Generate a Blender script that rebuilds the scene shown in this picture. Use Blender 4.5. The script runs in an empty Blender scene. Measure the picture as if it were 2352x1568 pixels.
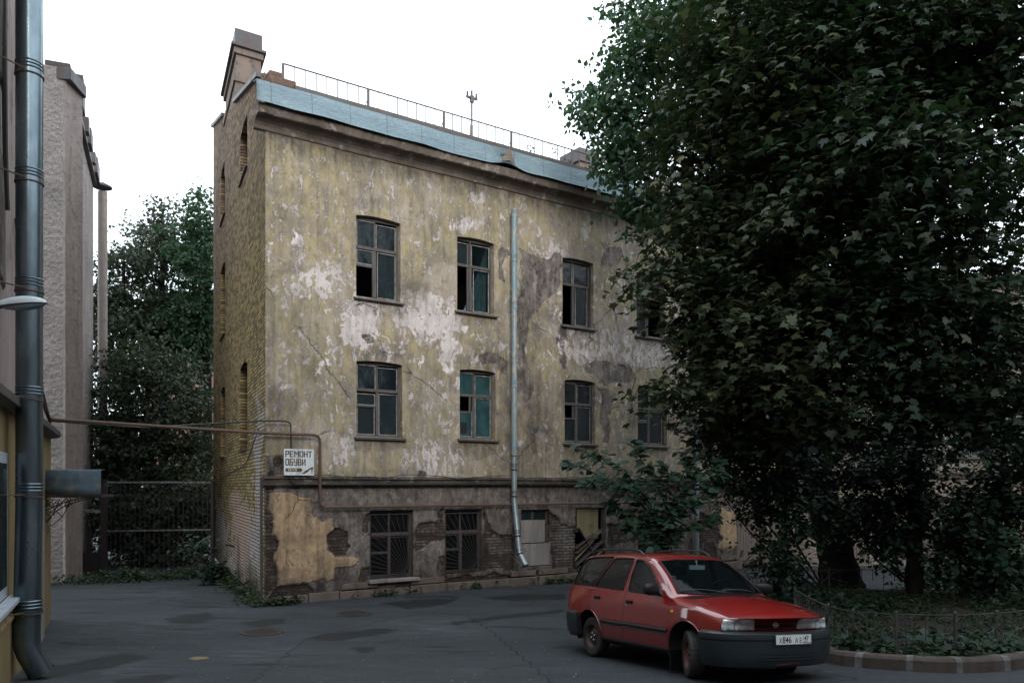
import bpy, bmesh, math, random
import numpy as np
from mathutils import Vector, Matrix
from mathutils.bvhtree import BVHTree
S = bpy.context.scene
C = S.collection
R = math.radians
# ------------------------------------------------------------ camera, sky, sun
F_, HV, CZ = 1900.0, 1115.0, 2.5       # focal length, eye line (in 2352x1568 units), eye height
cam = bpy.data.cameras.new('camera'); co = bpy.data.objects.new('camera', cam); C.objects.link(co)
cam.sensor_width = 36; cam.lens = 36*F_/2352; cam.shift_y = (HV-784)/2352
cam.clip_start = .1; cam.clip_end = 1500
co.location = (0, 0, CZ); co.rotation_euler = (R(90), 0, 0)
S.camera = co
SUN_EL, SUN_AZ = 21, 168     # azimuth clockwise from +Y
w = bpy.data.worlds.new('World'); S.world = w; w.use_nodes = True
nt = w.node_tree
sky = nt.nodes.new('ShaderNodeTexSky'); sky.sky_type = 'NISHITA'; sky.sun_disc = False
sky.sun_elevation = R(SUN_EL); sky.sun_rotation = R(SUN_AZ); sky.air_density = 1; sky.dust_density = 3
mx = nt.nodes.new('ShaderNodeMix'); mx.data_type = 'RGBA'; mx.inputs[0].default_value = .86
mx.inputs[7].default_value = (15.6, 17.2, 18.6, 1)      # even white cloud cover
nt.links.new(sky.outputs[0], mx.inputs[6])
bg = nt.nodes['Background']; bg.inputs[1].default_value = .105
nt.links.new(mx.outputs[2], bg.inputs[0])
sl = bpy.data.lights.new('sun', 'SUN'); sl.energy = 1.5; sl.angle = R(22); sl.color = (1, .96, .9)
so = bpy.data.objects.new('sun', sl); C.objects.link(so)
a, e = R(SUN_AZ), R(SUN_EL)
sd = Vector((math.sin(a)*math.cos(e), math.cos(a)*math.cos(e), math.sin(e)))
so.rotation_euler = sd.to_track_quat('Z', 'Y').to_euler()
S.view_settings.view_transform = 'Standard'; S.view_settings.look = 'None'
S.view_settings.exposure = .5; S.view_settings.gamma = 1
S.cycles.max_bounces = 6; S.cycles.transparent_max_bounces = 12

# ------------------------------------------------------------ helpers
def P(u, v, Y):
    return Vector(((u-1176)/F_*Y, Y, CZ+(HV-v)/F_*Y))
def sm(t):
    t = min(1, max(0, t)); return t*t*(3-2*t)
def gz(x, y):
    z = -.06 + .26*(1-sm((y-9.2)/4.0))
    if x < -4: z -= .035*max(0, min(y, 30)-20)*sm((-4-x)/2)
    if x > 0: z -= .012*max(0, min(y, 30)-18)
    return z
def GP(u, v):
    Y = 12.
    for i in range(40):
        X = (u-1176)/F_*Y
        Y = (CZ-gz(X, Y))*F_/(v-HV)
    X = (u-1176)/F_*Y
    return Vector((X, Y, gz(X, Y)))
def tag(o, label=None, cat=None, group=None, kind=None):
    if label: o['label'] = label
    if cat: o['category'] = cat
    if group: o['group'] = group
    if kind: o['kind'] = kind
    return o
def empty(name, loc=(0,0,0), rz=0, label=None, cat=None, group=None):
    o = bpy.data.objects.new(name, None); C.objects.link(o); o.location = loc; o.rotation_euler = (0,0,rz)
    o.empty_display_size = .2
    return tag(o, label, cat, group)
class MB:
    def __init__(s): s.v = []; s.f = []; s.m = []
    def add(s, vs, fs, mi=0):
        b = len(s.v); s.v += [tuple(p) for p in vs]; s.f += [tuple(b+i for i in f) for f in fs]; s.m += [mi]*len(fs)
        return s
    def box(s, x0, x1, y0, y1, z0, z1, mi=0, M=None):
        vs = [Vector((x, y, z)) for z in (z0, z1) for x, y in ((x0,y0),(x1,y0),(x1,y1),(x0,y1))]
        if M is not None: vs = [M @ p for p in vs]
        return s.add(vs, [(3,2,1,0),(4,5,6,7),(0,1,5,4),(1,2,6,5),(2,3,7,6),(3,0,4,7)], mi)
    def bar(s, a, b, wx, wy, mi=0, up=(0,0,1)):
        a = Vector(a); b = Vector(b); d = (b-a); L = d.length; d.normalize(); u = Vector(up)
        if abs(d.dot(u)) > .95: u = Vector((0,1,0))
        x = d.cross(u).normalized(); y = x.cross(d)
        M = Matrix((x, y, d)).transposed().to_4x4(); M.translation = a
        return s.box(-wx/2, wx/2, -wy/2, wy/2, 0, L, mi, M)
    def prism(s, poly, fn0, fn1, mi=0):
        n = len(poly); vs = [fn0(*p) for p in poly]+[fn1(*p) for p in poly]
        return s.add(vs, [tuple(range(n-1, -1, -1)), tuple(range(n, 2*n))]+[(i, (i+1) % n, n+(i+1) % n, n+i) for i in range(n)], mi)
    def tube(s, path, r, n=10, mi=0, caps=True, closed=False):
        path = [Vector(p) for p in path]; N = len(path)
        rs = r if hasattr(r, '__len__') else [r]*N
        T = []
        for i in range(N):
            if closed: t = path[(i+1) % N]-path[i-1]
            else: t = path[min(i+1, N-1)]-path[max(i-1, 0)]
            T.append(t.normalized())
        u = Vector((0,0,1)) if abs(T[0].z) < .9 else Vector((1,0,0))
        x = T[0].cross(u).normalized()
        vs = []
        for i in range(N):
            x = (x - T[i]*x.dot(T[i])).normalized(); y = T[i].cross(x)
            for k in range(n):
                a = 2*math.pi*k/n; vs.append(path[i]+(x*math.cos(a)+y*math.sin(a))*rs[i])
        fs = []
        for i in range(N if closed else N-1):
            j = (i+1) % N
            for k in range(n): fs.append((i*n+k, i*n+(k+1) % n, j*n+(k+1) % n, j*n+k))
        if caps and not closed: fs += [tuple(range(n-1, -1, -1)), tuple((N-1)*n+k for k in range(n))]
        return s.add(vs, fs, mi)
    def lathe(s, prof, n=32, M=None, mi=0, loop=False):
        vs = []; fs = []; K = len(prof)
        for i in range(n):
            a = 2*math.pi*i/n
            for r, h in prof:
                p = Vector((r*math.cos(a), r*math.sin(a), h)); vs.append(M @ p if M is not None else p)
        for i in range(n):
            j = (i+1) % n
            for k in range(K if loop else K-1):
                l = (k+1) % K
                fs.append((i*K+k, j*K+k, j*K+l, i*K+l))
        return s.add(vs, fs, mi)
    def build(s, name, mats, parent=None, smooth=False, bevel=0, fix=True, seg=2, ang=35):
        me = bpy.data.meshes.new(name); me.from_pydata(s.v, [], s.f)
        if not isinstance(mats, (list, tuple)): mats = [mats]
        for m in mats: me.materials.append(m)
        if any(s.m): me.polygons.foreach_set('material_index', s.m)
        if fix:
            bm = bmesh.new(); bm.from_mesh(me); bmesh.ops.recalc_face_normals(bm, faces=bm.faces[:]); bm.to_mesh(me); bm.free()
        if smooth:
            me.polygons.foreach_set('use_smooth', [True]*len(me.polygons))
            try: me.set_sharp_from_angle(angle=R(ang))
            except Exception: pass
        o = bpy.data.objects.new(name, me); C.objects.link(o); o.parent = parent
        if bevel:
            b = o.modifiers.new('b', 'BEVEL'); b.width = bevel; b.segments = seg; b.limit_method = 'ANGLE'; b.angle_limit = R(40)
        return o
def bend(pts, r=.12, n=5):
    """rounds the corners of a polyline"""
    pts = [Vector(p) for p in pts]; out = [pts[0]]
    for i in range(1, len(pts)-1):
        a, b, c = pts[i-1], pts[i], pts[i+1]
        d0 = (a-b); d1 = (c-b); k = min(r, d0.length*.45, d1.length*.45)
        p0 = b+d0.normalized()*k; p1 = b+d1.normalized()*k
        for j in range(n+1):
            t = j/n; out.append(p0*(1-t)**2+b*2*t*(1-t)+p1*t*t)
    return out+[pts[-1]]
def catmull(pts, n=8):
    pts = [Vector(p) for p in pts]; out = []
    for i in range(len(pts)-1):
        p0 = pts[max(i-1, 0)]; p1 = pts[i]; p2 = pts[i+1]; p3 = pts[min(i+2, len(pts)-1)]
        for k in range(n):
            t = k/n
            out.append(.5*((2*p1)+(p2-p0)*t+(2*p0-5*p1+4*p2-p3)*t*t+(3*p1-p0-3*p2+p3)*t**3))
    return out+[pts[-1]]
def sag(a, b, d, n=14):
    a = Vector(a); b = Vector(b)
    return [a.lerp(b, i/n)-Vector((0,0,d*4*(i/n)*(1-i/n))) for i in range(n+1)]

# ------------------------------------------------------------ materials
class G:
    def __init__(s, name):
        s.mat = bpy.data.materials.new(name); s.mat.use_nodes = True; s.nt = s.mat.node_tree
        s.b = s.nt.nodes['Principled BSDF']; s._p = None
    def L(s, a, b): s.nt.links.new(a, b)
    def node(s, t): return s.nt.nodes.new(t)
    def put(s, sock, val):
        if isinstance(val, bpy.types.NodeSocket): s.L(val, sock)
        elif isinstance(val, (tuple, list)): sock.default_value = tuple(val)+((1,) if len(val) == 3 and len(sock.default_value) == 4 else ())
        else: sock.default_value = val
    def P(s):
        if s._p is None: s._p = s.node('ShaderNodeTexCoord').outputs['Object']
        return s._p
    def map(s, scale=(1,1,1), rot=(0,0,0), vec=None):
        n = s.node('ShaderNodeMapping'); s.L(vec or s.P(), n.inputs[0]); n.inputs['Scale'].default_value = scale; n.inputs['Rotation'].default_value = rot
        return n.outputs[0]
    def noise(s, scale, detail=4, rough=.55, st=None, dist=0, vec=None, col=False):
        n = s.node('ShaderNodeTexNoise'); s.L(vec or (s.map(st) if st else s.P()), n.inputs['Vector'])
        n.inputs['Scale'].default_value = scale; n.inputs['Detail'].default_value = detail
        n.inputs['Roughness'].default_value = rough; n.inputs['Distortion'].default_value = dist
        return n.outputs['Color' if col else 'Fac']
    def vor(s, scale, feature='F1', vec=None, out='Distance', rnd=1):
        n = s.node('ShaderNodeTexVoronoi'); n.feature = feature; s.L(vec or s.P(), n.inputs['Vector']); n.inputs['Scale'].default_value = scale
        n.inputs['Randomness'].default_value = rnd
        return n.outputs[out]
    def m(s, op, a, b=0., c=None, cl=False):
        n = s.node('ShaderNodeMath'); n.operation = op; n.use_clamp = cl; s.put(n.inputs[0], a); s.put(n.inputs[1], b)
        if c is not None: s.put(n.inputs[2], c)
        return n.outputs[0]
    def mr(s, v, a, b, c=0., d=1.):
        n = s.node('ShaderNodeMapRange'); s.put(n.inputs[0], v)
        for i, q in enumerate((a, b, c, d)): n.inputs[i+1].default_value = q
        return n.outputs[0]
    def mix(s, f, a, b, bl='MIX'):
        n = s.node('ShaderNodeMix'); n.data_type = 'RGBA'; n.blend_type = bl; s.put(n.inputs[0], f); s.put(n.inputs[6], a); s.put(n.inputs[7], b)
        return n.outputs[2]
    def attr(s, name, out='Fac'):
        n = s.node('ShaderNodeAttribute'); n.attribute_name = name; return n.outputs[out]
    def xyz(s, vec=None):
        n = s.node('ShaderNodeSeparateXYZ'); s.L(vec or s.P(), n.inputs[0]); return n.outputs
    def comb(s, x, y, z=0.):
        n = s.node('ShaderNodeCombineXYZ'); s.put(n.inputs[0], x); s.put(n.inputs[1], y); s.put(n.inputs[2], z); return n.outputs[0]
    def brick(s, vec, w=.26, h=.078, mortar=.011, c1=(.3,.14,.08), c2=(.2,.1,.06), cm=(.2,.18,.16)):
        n = s.node('ShaderNodeTexBrick'); s.L(vec, n.inputs['Vector']); n.inputs['Scale'].default_value = 1
        n.inputs['Brick Width'].default_value = w; n.inputs['Row Height'].default_value = h; n.inputs['Mortar Size'].default_value = mortar
        n.inputs['Mortar Smooth'].default_value = .3
        s.put(n.inputs['Color1'], c1); s.put(n.inputs['Color2'], c2); s.put(n.inputs['Mortar'], cm)
        return n.outputs['Color'], n.outputs['Fac']
    def bump(s, h, st=.5, dist=.02, nrm=None):
        n = s.node('ShaderNodeBump'); n.inputs['Strength'].default_value = st; n.inputs['Distance'].default_value = dist; s.put(n.inputs['Height'], h)
        if nrm: s.L(nrm, n.inputs['Normal'])
        s.L(n.outputs[0], s.b.inputs['Normal']); return n.outputs[0]
    def set(s, **k):
        for a, v in k.items():
            s.put(s.b.inputs[{'col':'Base Color','rough':'Roughness','metal':'Metallic','spec':'Specular IOR Level','coat':'Coat Weight','coatr':'Coat Roughness','alpha':'Alpha','trans':'Transmission Weight'}[a]], v)
        return s
def simple(name, c, rough=.7, metal=0, var=.25, scale=6, spec=.5, c2=None, bump=.2, bd=.004, st=None, bscale=None, coat=0):
    g = G(name); n = g.noise(scale, 6, .6, st)
    c2 = c2 or tuple(x*(1-var) for x in c)
    g.set(col=g.mix(g.mr(n, .3, .7), c, c2), rough=g.mr(n, .3, .7, rough*.85, min(1, rough*1.1)), metal=metal, spec=spec, coat=coat)
    if bump: g.bump(g.noise(bscale or scale*5, 5, .6, st), bump, bd)
    return g.mat

M = {}
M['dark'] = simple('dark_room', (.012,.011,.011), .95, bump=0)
M['wood_old'] = simple('old_painted_wood', (.055,.042,.036), .8, scale=3, st=(8,8,1), c2=(.115,.108,.104), bump=.5, bscale=10)
M['wood_dark'] = simple('dark_wood', (.045,.03,.026), .85, scale=3, st=(8,8,1), c2=(.10,.085,.08), bump=.5, bscale=10)
M['wood_light'] = simple('weathered_boards', (.16,.12,.085), .85, scale=2, st=(1,1,14), c2=(.08,.065,.055), bump=.5, bscale=10)
M['rust'] = simple('rusty_paint_pipe', (.07,.038,.026), .75, scale=9, c2=(.125,.075,.05), bump=.4)
M['black_iron'] = simple('black_iron', (.018,.018,.02), .6, scale=20, c2=(.05,.035,.03), bump=.3)
M['grey_iron'] = simple('grey_painted_iron', (.10,.12,.135), .5, scale=14, c2=(.10,.055,.04), bump=.3)
M['cable'] = simple('black_cable', (.015,.015,.016), .6, bump=0)
M['galv'] = simple('galvanised_steel', (.20,.255,.285), .30, metal=.9, scale=5, c2=(.10,.135,.155), st=(1,1,.35), bump=.25, bd=.006, bscale=9)
M['galv_light'] = simple('bright_galvanised_steel', (.36,.43,.46), .42, metal=.6, scale=7, c2=(.22,.27,.29), st=(1,1,.4), bump=.2)
M['galv_old'] = simple('aged_blue_painted_zinc', (.25,.37,.43), .5, metal=.35, scale=4, c2=(.20,.29,.34), st=(1,1,1), bump=.25, bscale=12)
M['zinc_dark'] = simple('dark_zinc_capping', (.07,.085,.095), .55, metal=.3, scale=4, c2=(.10,.06,.045))
def pipe_old():
    g = G('peeling_blue_pipe_paint'); n = g.noise(5, 8, .7, (2.5,2.5,.5)); r = g.noise(9, 6, .7, (2,2,.6))
    c = g.mix(g.mr(n, .5, .56), (.17,.27,.31), (.36,.33,.28)); c = g.mix(g.mr(r, .60, .68), c, (.12,.06,.035))
    g.set(col=c, rough=.55, metal=.15); g.bump(n, .4, .004); return g.mat
M['pipe_old'] = pipe_old()
def roof_metal():
    g = G('weathered_blue_roof_metal'); n = g.noise(1.4, 6, .6, (.4,1,2)); f = g.noise(18, 4, .6, (.5,1,3)); x = g.xyz()
    seam = g.m('PINGPONG', x[0], .45); seam = g.mr(seam, .004, .014, .55, 1)
    c = g.mix(g.mr(n, .35, .65), (.18,.26,.30), (.29,.38,.42)); c = g.mix(g.mr(f, .3, .7), c, (.15,.215,.25)); c = g.mix(1., c, g.comb(seam, seam, seam), 'MULTIPLY')
    r = g.noise(2.6, 8, .75); c = g.mix(g.mr(r, .66, .72), c, (.10,.07,.055))
    g.set(col=c, rough=.55, metal=.25); g.bump(g.m('ADD', n, g.m('MULTIPLY', f, .5)), .8, .05); return g.mat
M['roof_metal'] = roof_metal()
def glass(name, base=(.02,.03,.034), tr=.25, rough=.06, dirt=.3, dcol=(.05,.07,.078)):
    g = G(name); n = g.noise(3.5, 7, .7, (1,1,.6)); n2 = g.noise(14, 5, .7)
    d = g.m('MULTIPLY', g.mr(g.m('ADD', n, g.m('MULTIPLY', n2, .4)), .6, .95), dirt)
    g.set(col=g.mix(d, base, dcol), rough=g.mr(d, 0, .4, rough, .5), spec=.55)
    g.bump(g.noise(2.6, 2, .5), .5, .02)
    t = g.node('ShaderNodeBsdfTransparent'); ms = g.node('ShaderNodeMixShader')
    t.inputs[0].default_value = (.75,.82,.84,1)
    g.put(ms.inputs[0], g.m('MULTIPLY', g.m('SUBTRACT', 1., d), tr)); g.L(g.b.outputs[0], ms.inputs[1]); g.L(t.outputs[0], ms.inputs[2])
    g.L(ms.outputs[0], g.nt.nodes['Material Output'].inputs[0]); return g.mat
M['pane'] = glass('dusty_window_glass')
M['pane_clear'] = glass('thin_clear_glass', (.012,.02,.022), .8, .08, .2, (.05,.07,.078))
M['pane_dark'] = glass('grimy_dark_glass', (.008,.010,.011), .5, .25, .3, (.022,.025,.026))
M['pane_teal'] = glass('teal_smeared_glass', (.015,.05,.058), .1, .3, .9, (.04,.105,.115))
M['pane_blue'] = glass('blue_grey_glass', (.010,.017,.021), .3, .08, .5, (.04,.062,.07))

# ------------------------------------------------------------ ground
def poly_sdf(px, py, poly):
    """signed distance (negative inside) of point arrays to a polygon"""
    d = np.full(px.shape, 1e9); ins = np.zeros(px.shape, bool); n = len(poly)
    for i in range(n):
        ax, ay = poly[i]; bx, by = poly[(i+1) % n]
        ex, ey = bx-ax, by-ay; t = np.clip(((px-ax)*ex+(py-ay)*ey)/(ex*ex+ey*ey+1e-9), 0, 1)
        d = np.minimum(d, np.hypot(px-ax-ex*t, py-ay-ey*t))
        c = ((ay > py) != (by > py)) & (px < ex*(py-ay)/(by-ay+1e-12)+ax); ins ^= c
    return np.where(ins, -d, d)
def fattr(me, name, arr):
    at = me.attributes.new(name, 'FLOAT', 'POINT'); at.data.foreach_set('value', np.asarray(arr, np.float32))
def asphalt():
    g = G('asphalt'); wet = g.attr('wet'); pat = g.attr('patch')
    n = g.noise(.7, 6, .6); f = g.noise(60, 3, .6); m2 = g.noise(3.2, 7, .68)
    st = g.noise(1.1, 7, .62, (.35, 1.5, 1))
    fw_ = g.noise(9, 6, .7); ww = g.m('MULTIPLY', g.mr(g.m('ADD', wet, g.m('ADD', g.m('MULTIPLY', g.m('SUBTRACT', m2, .5), 1.1), g.m('MULTIPLY', g.m('SUBTRACT', fw_, .5), .7))), .44, .66), .8)
    auto = g.mr(g.m('ADD', st, g.m('MULTIPLY', m2, .25)), .72, .78)
    ww = g.m('MAXIMUM', ww, g.m('MULTIPLY', auto, .75))
    st2 = g.noise(.9, 8, .68, (.45,1.6,1), dist=.4); base = g.mix(g.mr(st2, .38, .62), (.008,.011,.014), (.027,.036,.045))
    base = g.mix(g.mr(m2, .55, .8, 0, .6), base, (.038,.043,.049))
    base = g.mix(g.m('MULTIPLY', pat, .5), base, (.026,.028,.030))
    base = g.mix(g.mr(f, .35, .75), base, (.036,.041,.046), 'MIX')
    base = g.mix(g.mr(g.noise(2.1, 8, .72, (.6,1.3,1)), .56, .66, 0, .6), base, (.044,.051,.058))
    agg = g.vor(70, out='Color'); ag = g.node('ShaderNodeSeparateColor'); g.L(agg, ag.inputs[0]); base = g.mix(g.mr(ag.outputs[0], .80, .95, 0, .6), base, (.075,.08,.084)); base = g.mix(g.mr(ag.outputs[1], .85, .98, 0, .6), base, (.010,.011,.012)); wo = g.attr('worn'); base = g.mix(g.m('MULTIPLY', wo, g.mr(g.noise(2.6, 8, .75, (.5,1.8,1)), .44, .62, 0, .75)), base, (.070,.080,.088)); base = g.mix(g.mr(g.noise(1.5, 9, .8, (.6,1.4,1), dist=.3), .57, .63, 0, .5), base, (.052,.060,.066)); c = g.mix(ww, base, (.008,.009,.010))
    v = g.vor(.42, 'DISTANCE_TO_EDGE', g.mix(.35, g.P(), g.noise(1.5, 6, .65, col=True)))
    cr = g.m('MULTIPLY', g.mr(v, .007, .0, 0, 1), g.mr(g.noise(.35, 2), .53, .58))
    ped = g.m('MULTIPLY', g.mr(pat, .2, .5), g.mr(pat, .8, .5)); cr = g.m('MAXIMUM', cr, g.m('MULTIPLY', ped, .8))
    c = g.mix(cr, c, (.009,.009,.009))
    yel = g.attr('yellow'); c = g.mix(g.mr(g.m('ADD', yel, g.m('MULTIPLY', g.m('SUBTRACT', m2, .5), .9)), .5, .62), c, (.20,.15,.075))
    g.set(col=c, rough=g.mr(ww, 0, 1, .82, .62), spec=g.mr(ww, 0, 1, .35, .25))
    g.bump(g.m('SUBTRACT', g.m('ADD', g.m('MULTIPLY', f, .35), g.m('MULTIPLY', m2, .5)), g.m('MULTIPLY', cr, 1.5)), .5, .012)
    return g.mat
M['asphalt'] = asphalt()
def lines(lo, hi, step, far):
    a = list(np.arange(lo, hi+1e-6, step)); return [-far, -far/3, lo-12, lo-4]+a+[hi+4, hi+12, far/3+20, far]
gx = lines(-10.5, 12, .09, 350); gy = [-200, -60, -20, 0, 5, 8]+list(np.arange(9.3, 26, .09))+[27, 28, 29, 30, 32, 36, 45, 70, 150, 400, 900]
NX, NY = len(gx), len(gy)
XX, YY = np.meshgrid(gx, gy, indexing='ij')
ZZ = np.array([gz(x, y) for x, y in zip(XX.ravel(), YY.ravel())])
me = bpy.data.meshes.new('ground')
fc = [(i*NY+j, (i+1)*NY+j, (i+1)*NY+j+1, i*NY+j+1) for i in range(NX-1) for j in range(NY-1)]
me.from_pydata(np.stack([XX.ravel(), YY.ravel(), ZZ], 1).tolist(), [], fc)
me.polygons.foreach_set('use_smooth', [True]*len(fc)); me.materials.append(M['asphalt'])
yy = np.maximum(YY.ravel(), .5); pu = 1176+F_*XX.ravel()/yy; pv = HV+F_*(CZ-ZZ)/yy
wet = np.zeros(len(pu))
WET = [[(690,1466),(760,1452),(870,1441),(940,1443),(860,1459),(760,1474)], [(40,1540),(170,1520),(285,1497),(350,1508),(260,1532),(150,1552),(60,1566)],
 [(375,1420),(440,1408),(478,1405),(500,1420),(450,1433),(395,1430)], [(800,1484),(870,1483),(860,1496),(830,1500)], [(1100,1372),(1200,1362),(1300,1364),(1300,1376),(1180,1382)],
 [(870,1385),(960,1376),(1060,1374),(1010,1392),(930,1398)], [(250,1560),(370,1545),(420,1552),(360,1568),(260,1575)], [(1036,1426),(1150,1412),(1296,1398),(1296,1406),(1150,1422),(1040,1436)],
 [(548,1430),(610,1420),(660,1418),(650,1432),(590,1442)], [(120,1470),(200,1474),(210,1480),(150,1482)]]
for w_ in WET: wet = np.maximum(wet, np.clip(.5-poly_sdf(pu, pv*1.8, [(a_, b_*1.8) for a_, b_ in w_])/26, 0, 1))
fattr(me, 'wet', wet)
pat = np.clip(.5-poly_sdf(pu, pv, [(985,1406),(1070,1412),(1130,1450),(1260,1560),(1290,1580),(560,1580),(700,1470),(900,1420)])/2, 0, 1)
pat = np.maximum(pat, np.clip(.5-poly_sdf(pu, pv, [(100,1360),(460,1330),(560,1345),(330,1372),(110,1380)])/3, 0, 1))
fattr(me, 'patch', pat)
wn_ = np.zeros(len(pu))
for u_, v_, a_, b_ in ((230,1530,260,50),(300,1440,200,30),(560,1500,160,24),(330,1360,160,14),(1000,1440,160,24)): wn_ = np.maximum(wn_, np.clip(1.3-np.hypot((pu-u_)/a_, (pv-v_)/b_), 0, 1))
fattr(me, 'worn', wn_)
fattr(me, 'yellow', np.clip(.5-poly_sdf(pu, pv*1.5, [(a_, b_*1.5) for a_, b_ in [(430,1511),(455,1506),(482,1507),(470,1513),(440,1515)]])/5, 0, 1))
go = bpy.data.objects.new('ground', me); C.objects.link(go); tag(go, kind='structure')

# ------------------------------------------------------------ facade materials
def facade_mat(name, yellow=(.42,.345,.195), yellow2=(.31,.262,.175), prim=(.78,.705,.685), brickscale=1.):
    g = G(name)
    big = g.noise(.55, 5, .55); med = g.noise(2.6, 9, .68, (1,1,.72)); med2 = g.noise(5.5, 8, .7, (1,1,.6), dist=.4); fine = g.noise(26, 5, .65)
    streak = g.noise(2.2, 7, .65, (3.2,3.2,.28)); grit = g.noise(80, 3, .6)
    peel = g.attr('peel'); rend = g.attr('rend'); bri = g.attr('brick'); tan = g.attr('tan'); gri = g.attr('grime_shade')
    h = lambda s_, k: g.m('MULTIPLY', g.m('SUBTRACT', s_, .5), k)
    # old paint
    pc = g.mix(g.mr(big, .35, .65), yellow, yellow2); pc = g.mix(g.mr(streak, .42, .66, 0, .6), pc, (.21,.185,.135)); bl = g.noise(1.3, 8, .7, (1,1,.8), dist=.6); pc = g.mix(g.mr(bl, .52, .64, 0, .6), pc, (.165,.145,.115))
    pc = g.mix(g.mr(med, .50, .66, 0, .75), pc, (.38,.345,.245)); pc = g.mix(g.mr(fine, .4, .8, 0, .3), pc, (.12,.105,.07))
    pc = g.mix(g.mr(med2, .34, .48, .6, 0), pc, (.125,.11,.085))
    # primer
    wc = g.mix(g.mr(med2, .35, .65), prim, tuple(x*.66 for x in prim)); wc = g.mix(g.mr(fine, .45, .75, 0, .35), wc, (.26,.23,.21))
    wc = g.mix(g.mr(streak, .55, .75, 0, .5), wc, (.23,.205,.18))
    ch = g.noise(11, 8, .72, (1,1,.7)); pv = g.m('ADD', g.m('ADD', peel, h(med2, 1.5)), g.m('ADD', g.m('ADD', h(streak, .8), h(ch, 1.0)), h(fine, .5)))
    pm = g.mr(pv, .50, .545); c = g.mix(pm, pc, wc)
    soft = g.mr(g.m('ADD', peel, h(med, 1.6)), .42, .72, 0, .45); w2_ = g.noise(.9, 9, .74, (1,1,.85), dist=.8); pc = g.mix(g.mr(w2_, .49, .60, 0, .62), pc, (.44,.375,.33)); w3_ = g.noise(1.7, 9, .76, (1.2,1,.9), dist=.5); pc = g.mix(g.mr(w3_, .53, .60, 0, .55), pc, (.215,.185,.172)); pc = g.mix(soft, pc, (.46,.395,.35)); p3_ = g.noise(3.6, 9, .72, (1,1,.75), dist=.5); pm = g.m('MAXIMUM', pm, g.mr(g.m('ADD', g.m('ADD', g.m('MULTIPLY', peel, .62), h(g.noise(.45, 3, .5), 1.1)), h(p3_, 1.9)), .46, .495)); c = g.mix(pm, pc, wc)
    # bare render
    rc = g.mix(g.mr(med, .35, .65), (.27,.235,.215), (.125,.105,.095)); rc = g.mix(g.mr(fine, .5, .75, 0, .5), rc, (.36,.32,.29)); rc = g.mix(g.mr(med2, .54, .62, 0, .8), rc, (.075,.058,.048)); rc = g.mix(g.mr(med2, .44, .38, 0, .7), rc, (.38,.34,.315))
    rv = g.m('ADD', g.m('ADD', rend, h(med, .8)), g.m('ADD', h(fine, .22), h(med2, .3)))
    rm = g.mr(rv, .50, .53); redge = g.m('MULTIPLY', g.mr(rv, .47, .50), g.mr(rv, .535, .505))
    c = g.mix(rm, c, rc)
    # tan repair
    tv = g.m('ADD', tan, g.m('ADD', h(fine, .35), g.m('ADD', h(med2, .7), h(ch, .5)))); tm = g.mr(tv, .50, .53)
    tc = g.mix(g.mr(med, .35, .7), (.56,.40,.245), (.43,.31,.195)); tc = g.mix(g.mr(med2, .58, .68, 0, .5), tc, (.20,.15,.11)); tc = g.mix(g.mr(fine, .55, .8, 0, .4), tc, (.22,.17,.12))
    c = g.mix(tm, c, tc)
    # bricks
    x = g.xyz(); uv = g.comb(g.m('ADD', x[0], h(g.noise(3, 2), .05)), g.m('ADD', x[2], h(g.noise(2.2, 2), .06)))
    wn = g.m('ADD', g.noise(4.5, 6, .7), g.m('MULTIPLY', g.m('MAXIMUM', g.m('SUBTRACT', peel, .5), 0.), .45))
    b1 = g.mix(g.mr(wn, .48, .62), (.085,.052,.038), (.30,.275,.26)); b2 = g.mix(g.mr(wn, .5, .66), (.045,.032,.027), (.19,.17,.16))
    bc, bf = g.brick(uv, .255, .078, .012, b1, b2, (.045,.038,.034)); bc = g.mix(g.mr(g.noise(1.6, 3), .5, .7, 0, .6), bc, (.10,.065,.03))
    bv = g.m('ADD', bri, g.m('ADD', h(fine, .2), h(med2, .35))); bm_ = g.mr(bv, .50, .53); bedge = g.m('MULTIPLY', g.mr(bv, .455, .50), g.mr(bv, .54, .505))
    c = g.mix(bm_, c, bc)
    # soot and damp stains, plus some shade painted through the same mask
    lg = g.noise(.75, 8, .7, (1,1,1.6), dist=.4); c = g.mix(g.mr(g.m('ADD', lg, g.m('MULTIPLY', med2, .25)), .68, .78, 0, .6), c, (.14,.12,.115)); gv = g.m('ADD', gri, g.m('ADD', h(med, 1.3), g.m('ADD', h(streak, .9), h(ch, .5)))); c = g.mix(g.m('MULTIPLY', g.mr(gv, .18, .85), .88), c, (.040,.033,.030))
    ed = g.m('MAXIMUM', redge, bedge); c = g.mix(g.m('MULTIPLY', ed, .6), c, (.04,.033,.03))
    vv = g.vor(.62, 'DISTANCE_TO_EDGE', g.mix(.25, g.P(), g.noise(2.0, 6, .65, col=True)))
    cr = g.m('MULTIPLY', g.mr(vv, .0035, .0005), g.mr(g.noise(.5, 2), .53, .57)); c = g.mix(g.m('MULTIPLY', cr, .8), c, (.04,.035,.03))
    g.set(col=c, rough=.93, spec=.2)
    ht = g.m('SUBTRACT', g.m('MULTIPLY', g.m('SUBTRACT', 1., pm), .12), g.m('MULTIPLY', rm, .35))
    ht = g.m('ADD', ht, g.m('MULTIPLY', tm, .25)); ht = g.m('SUBTRACT', ht, g.m('MULTIPLY', bm_, .6)); ht = g.m('SUBTRACT', ht, g.m('MULTIPLY', g.m('MULTIPLY', bm_, bf), .5))
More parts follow.
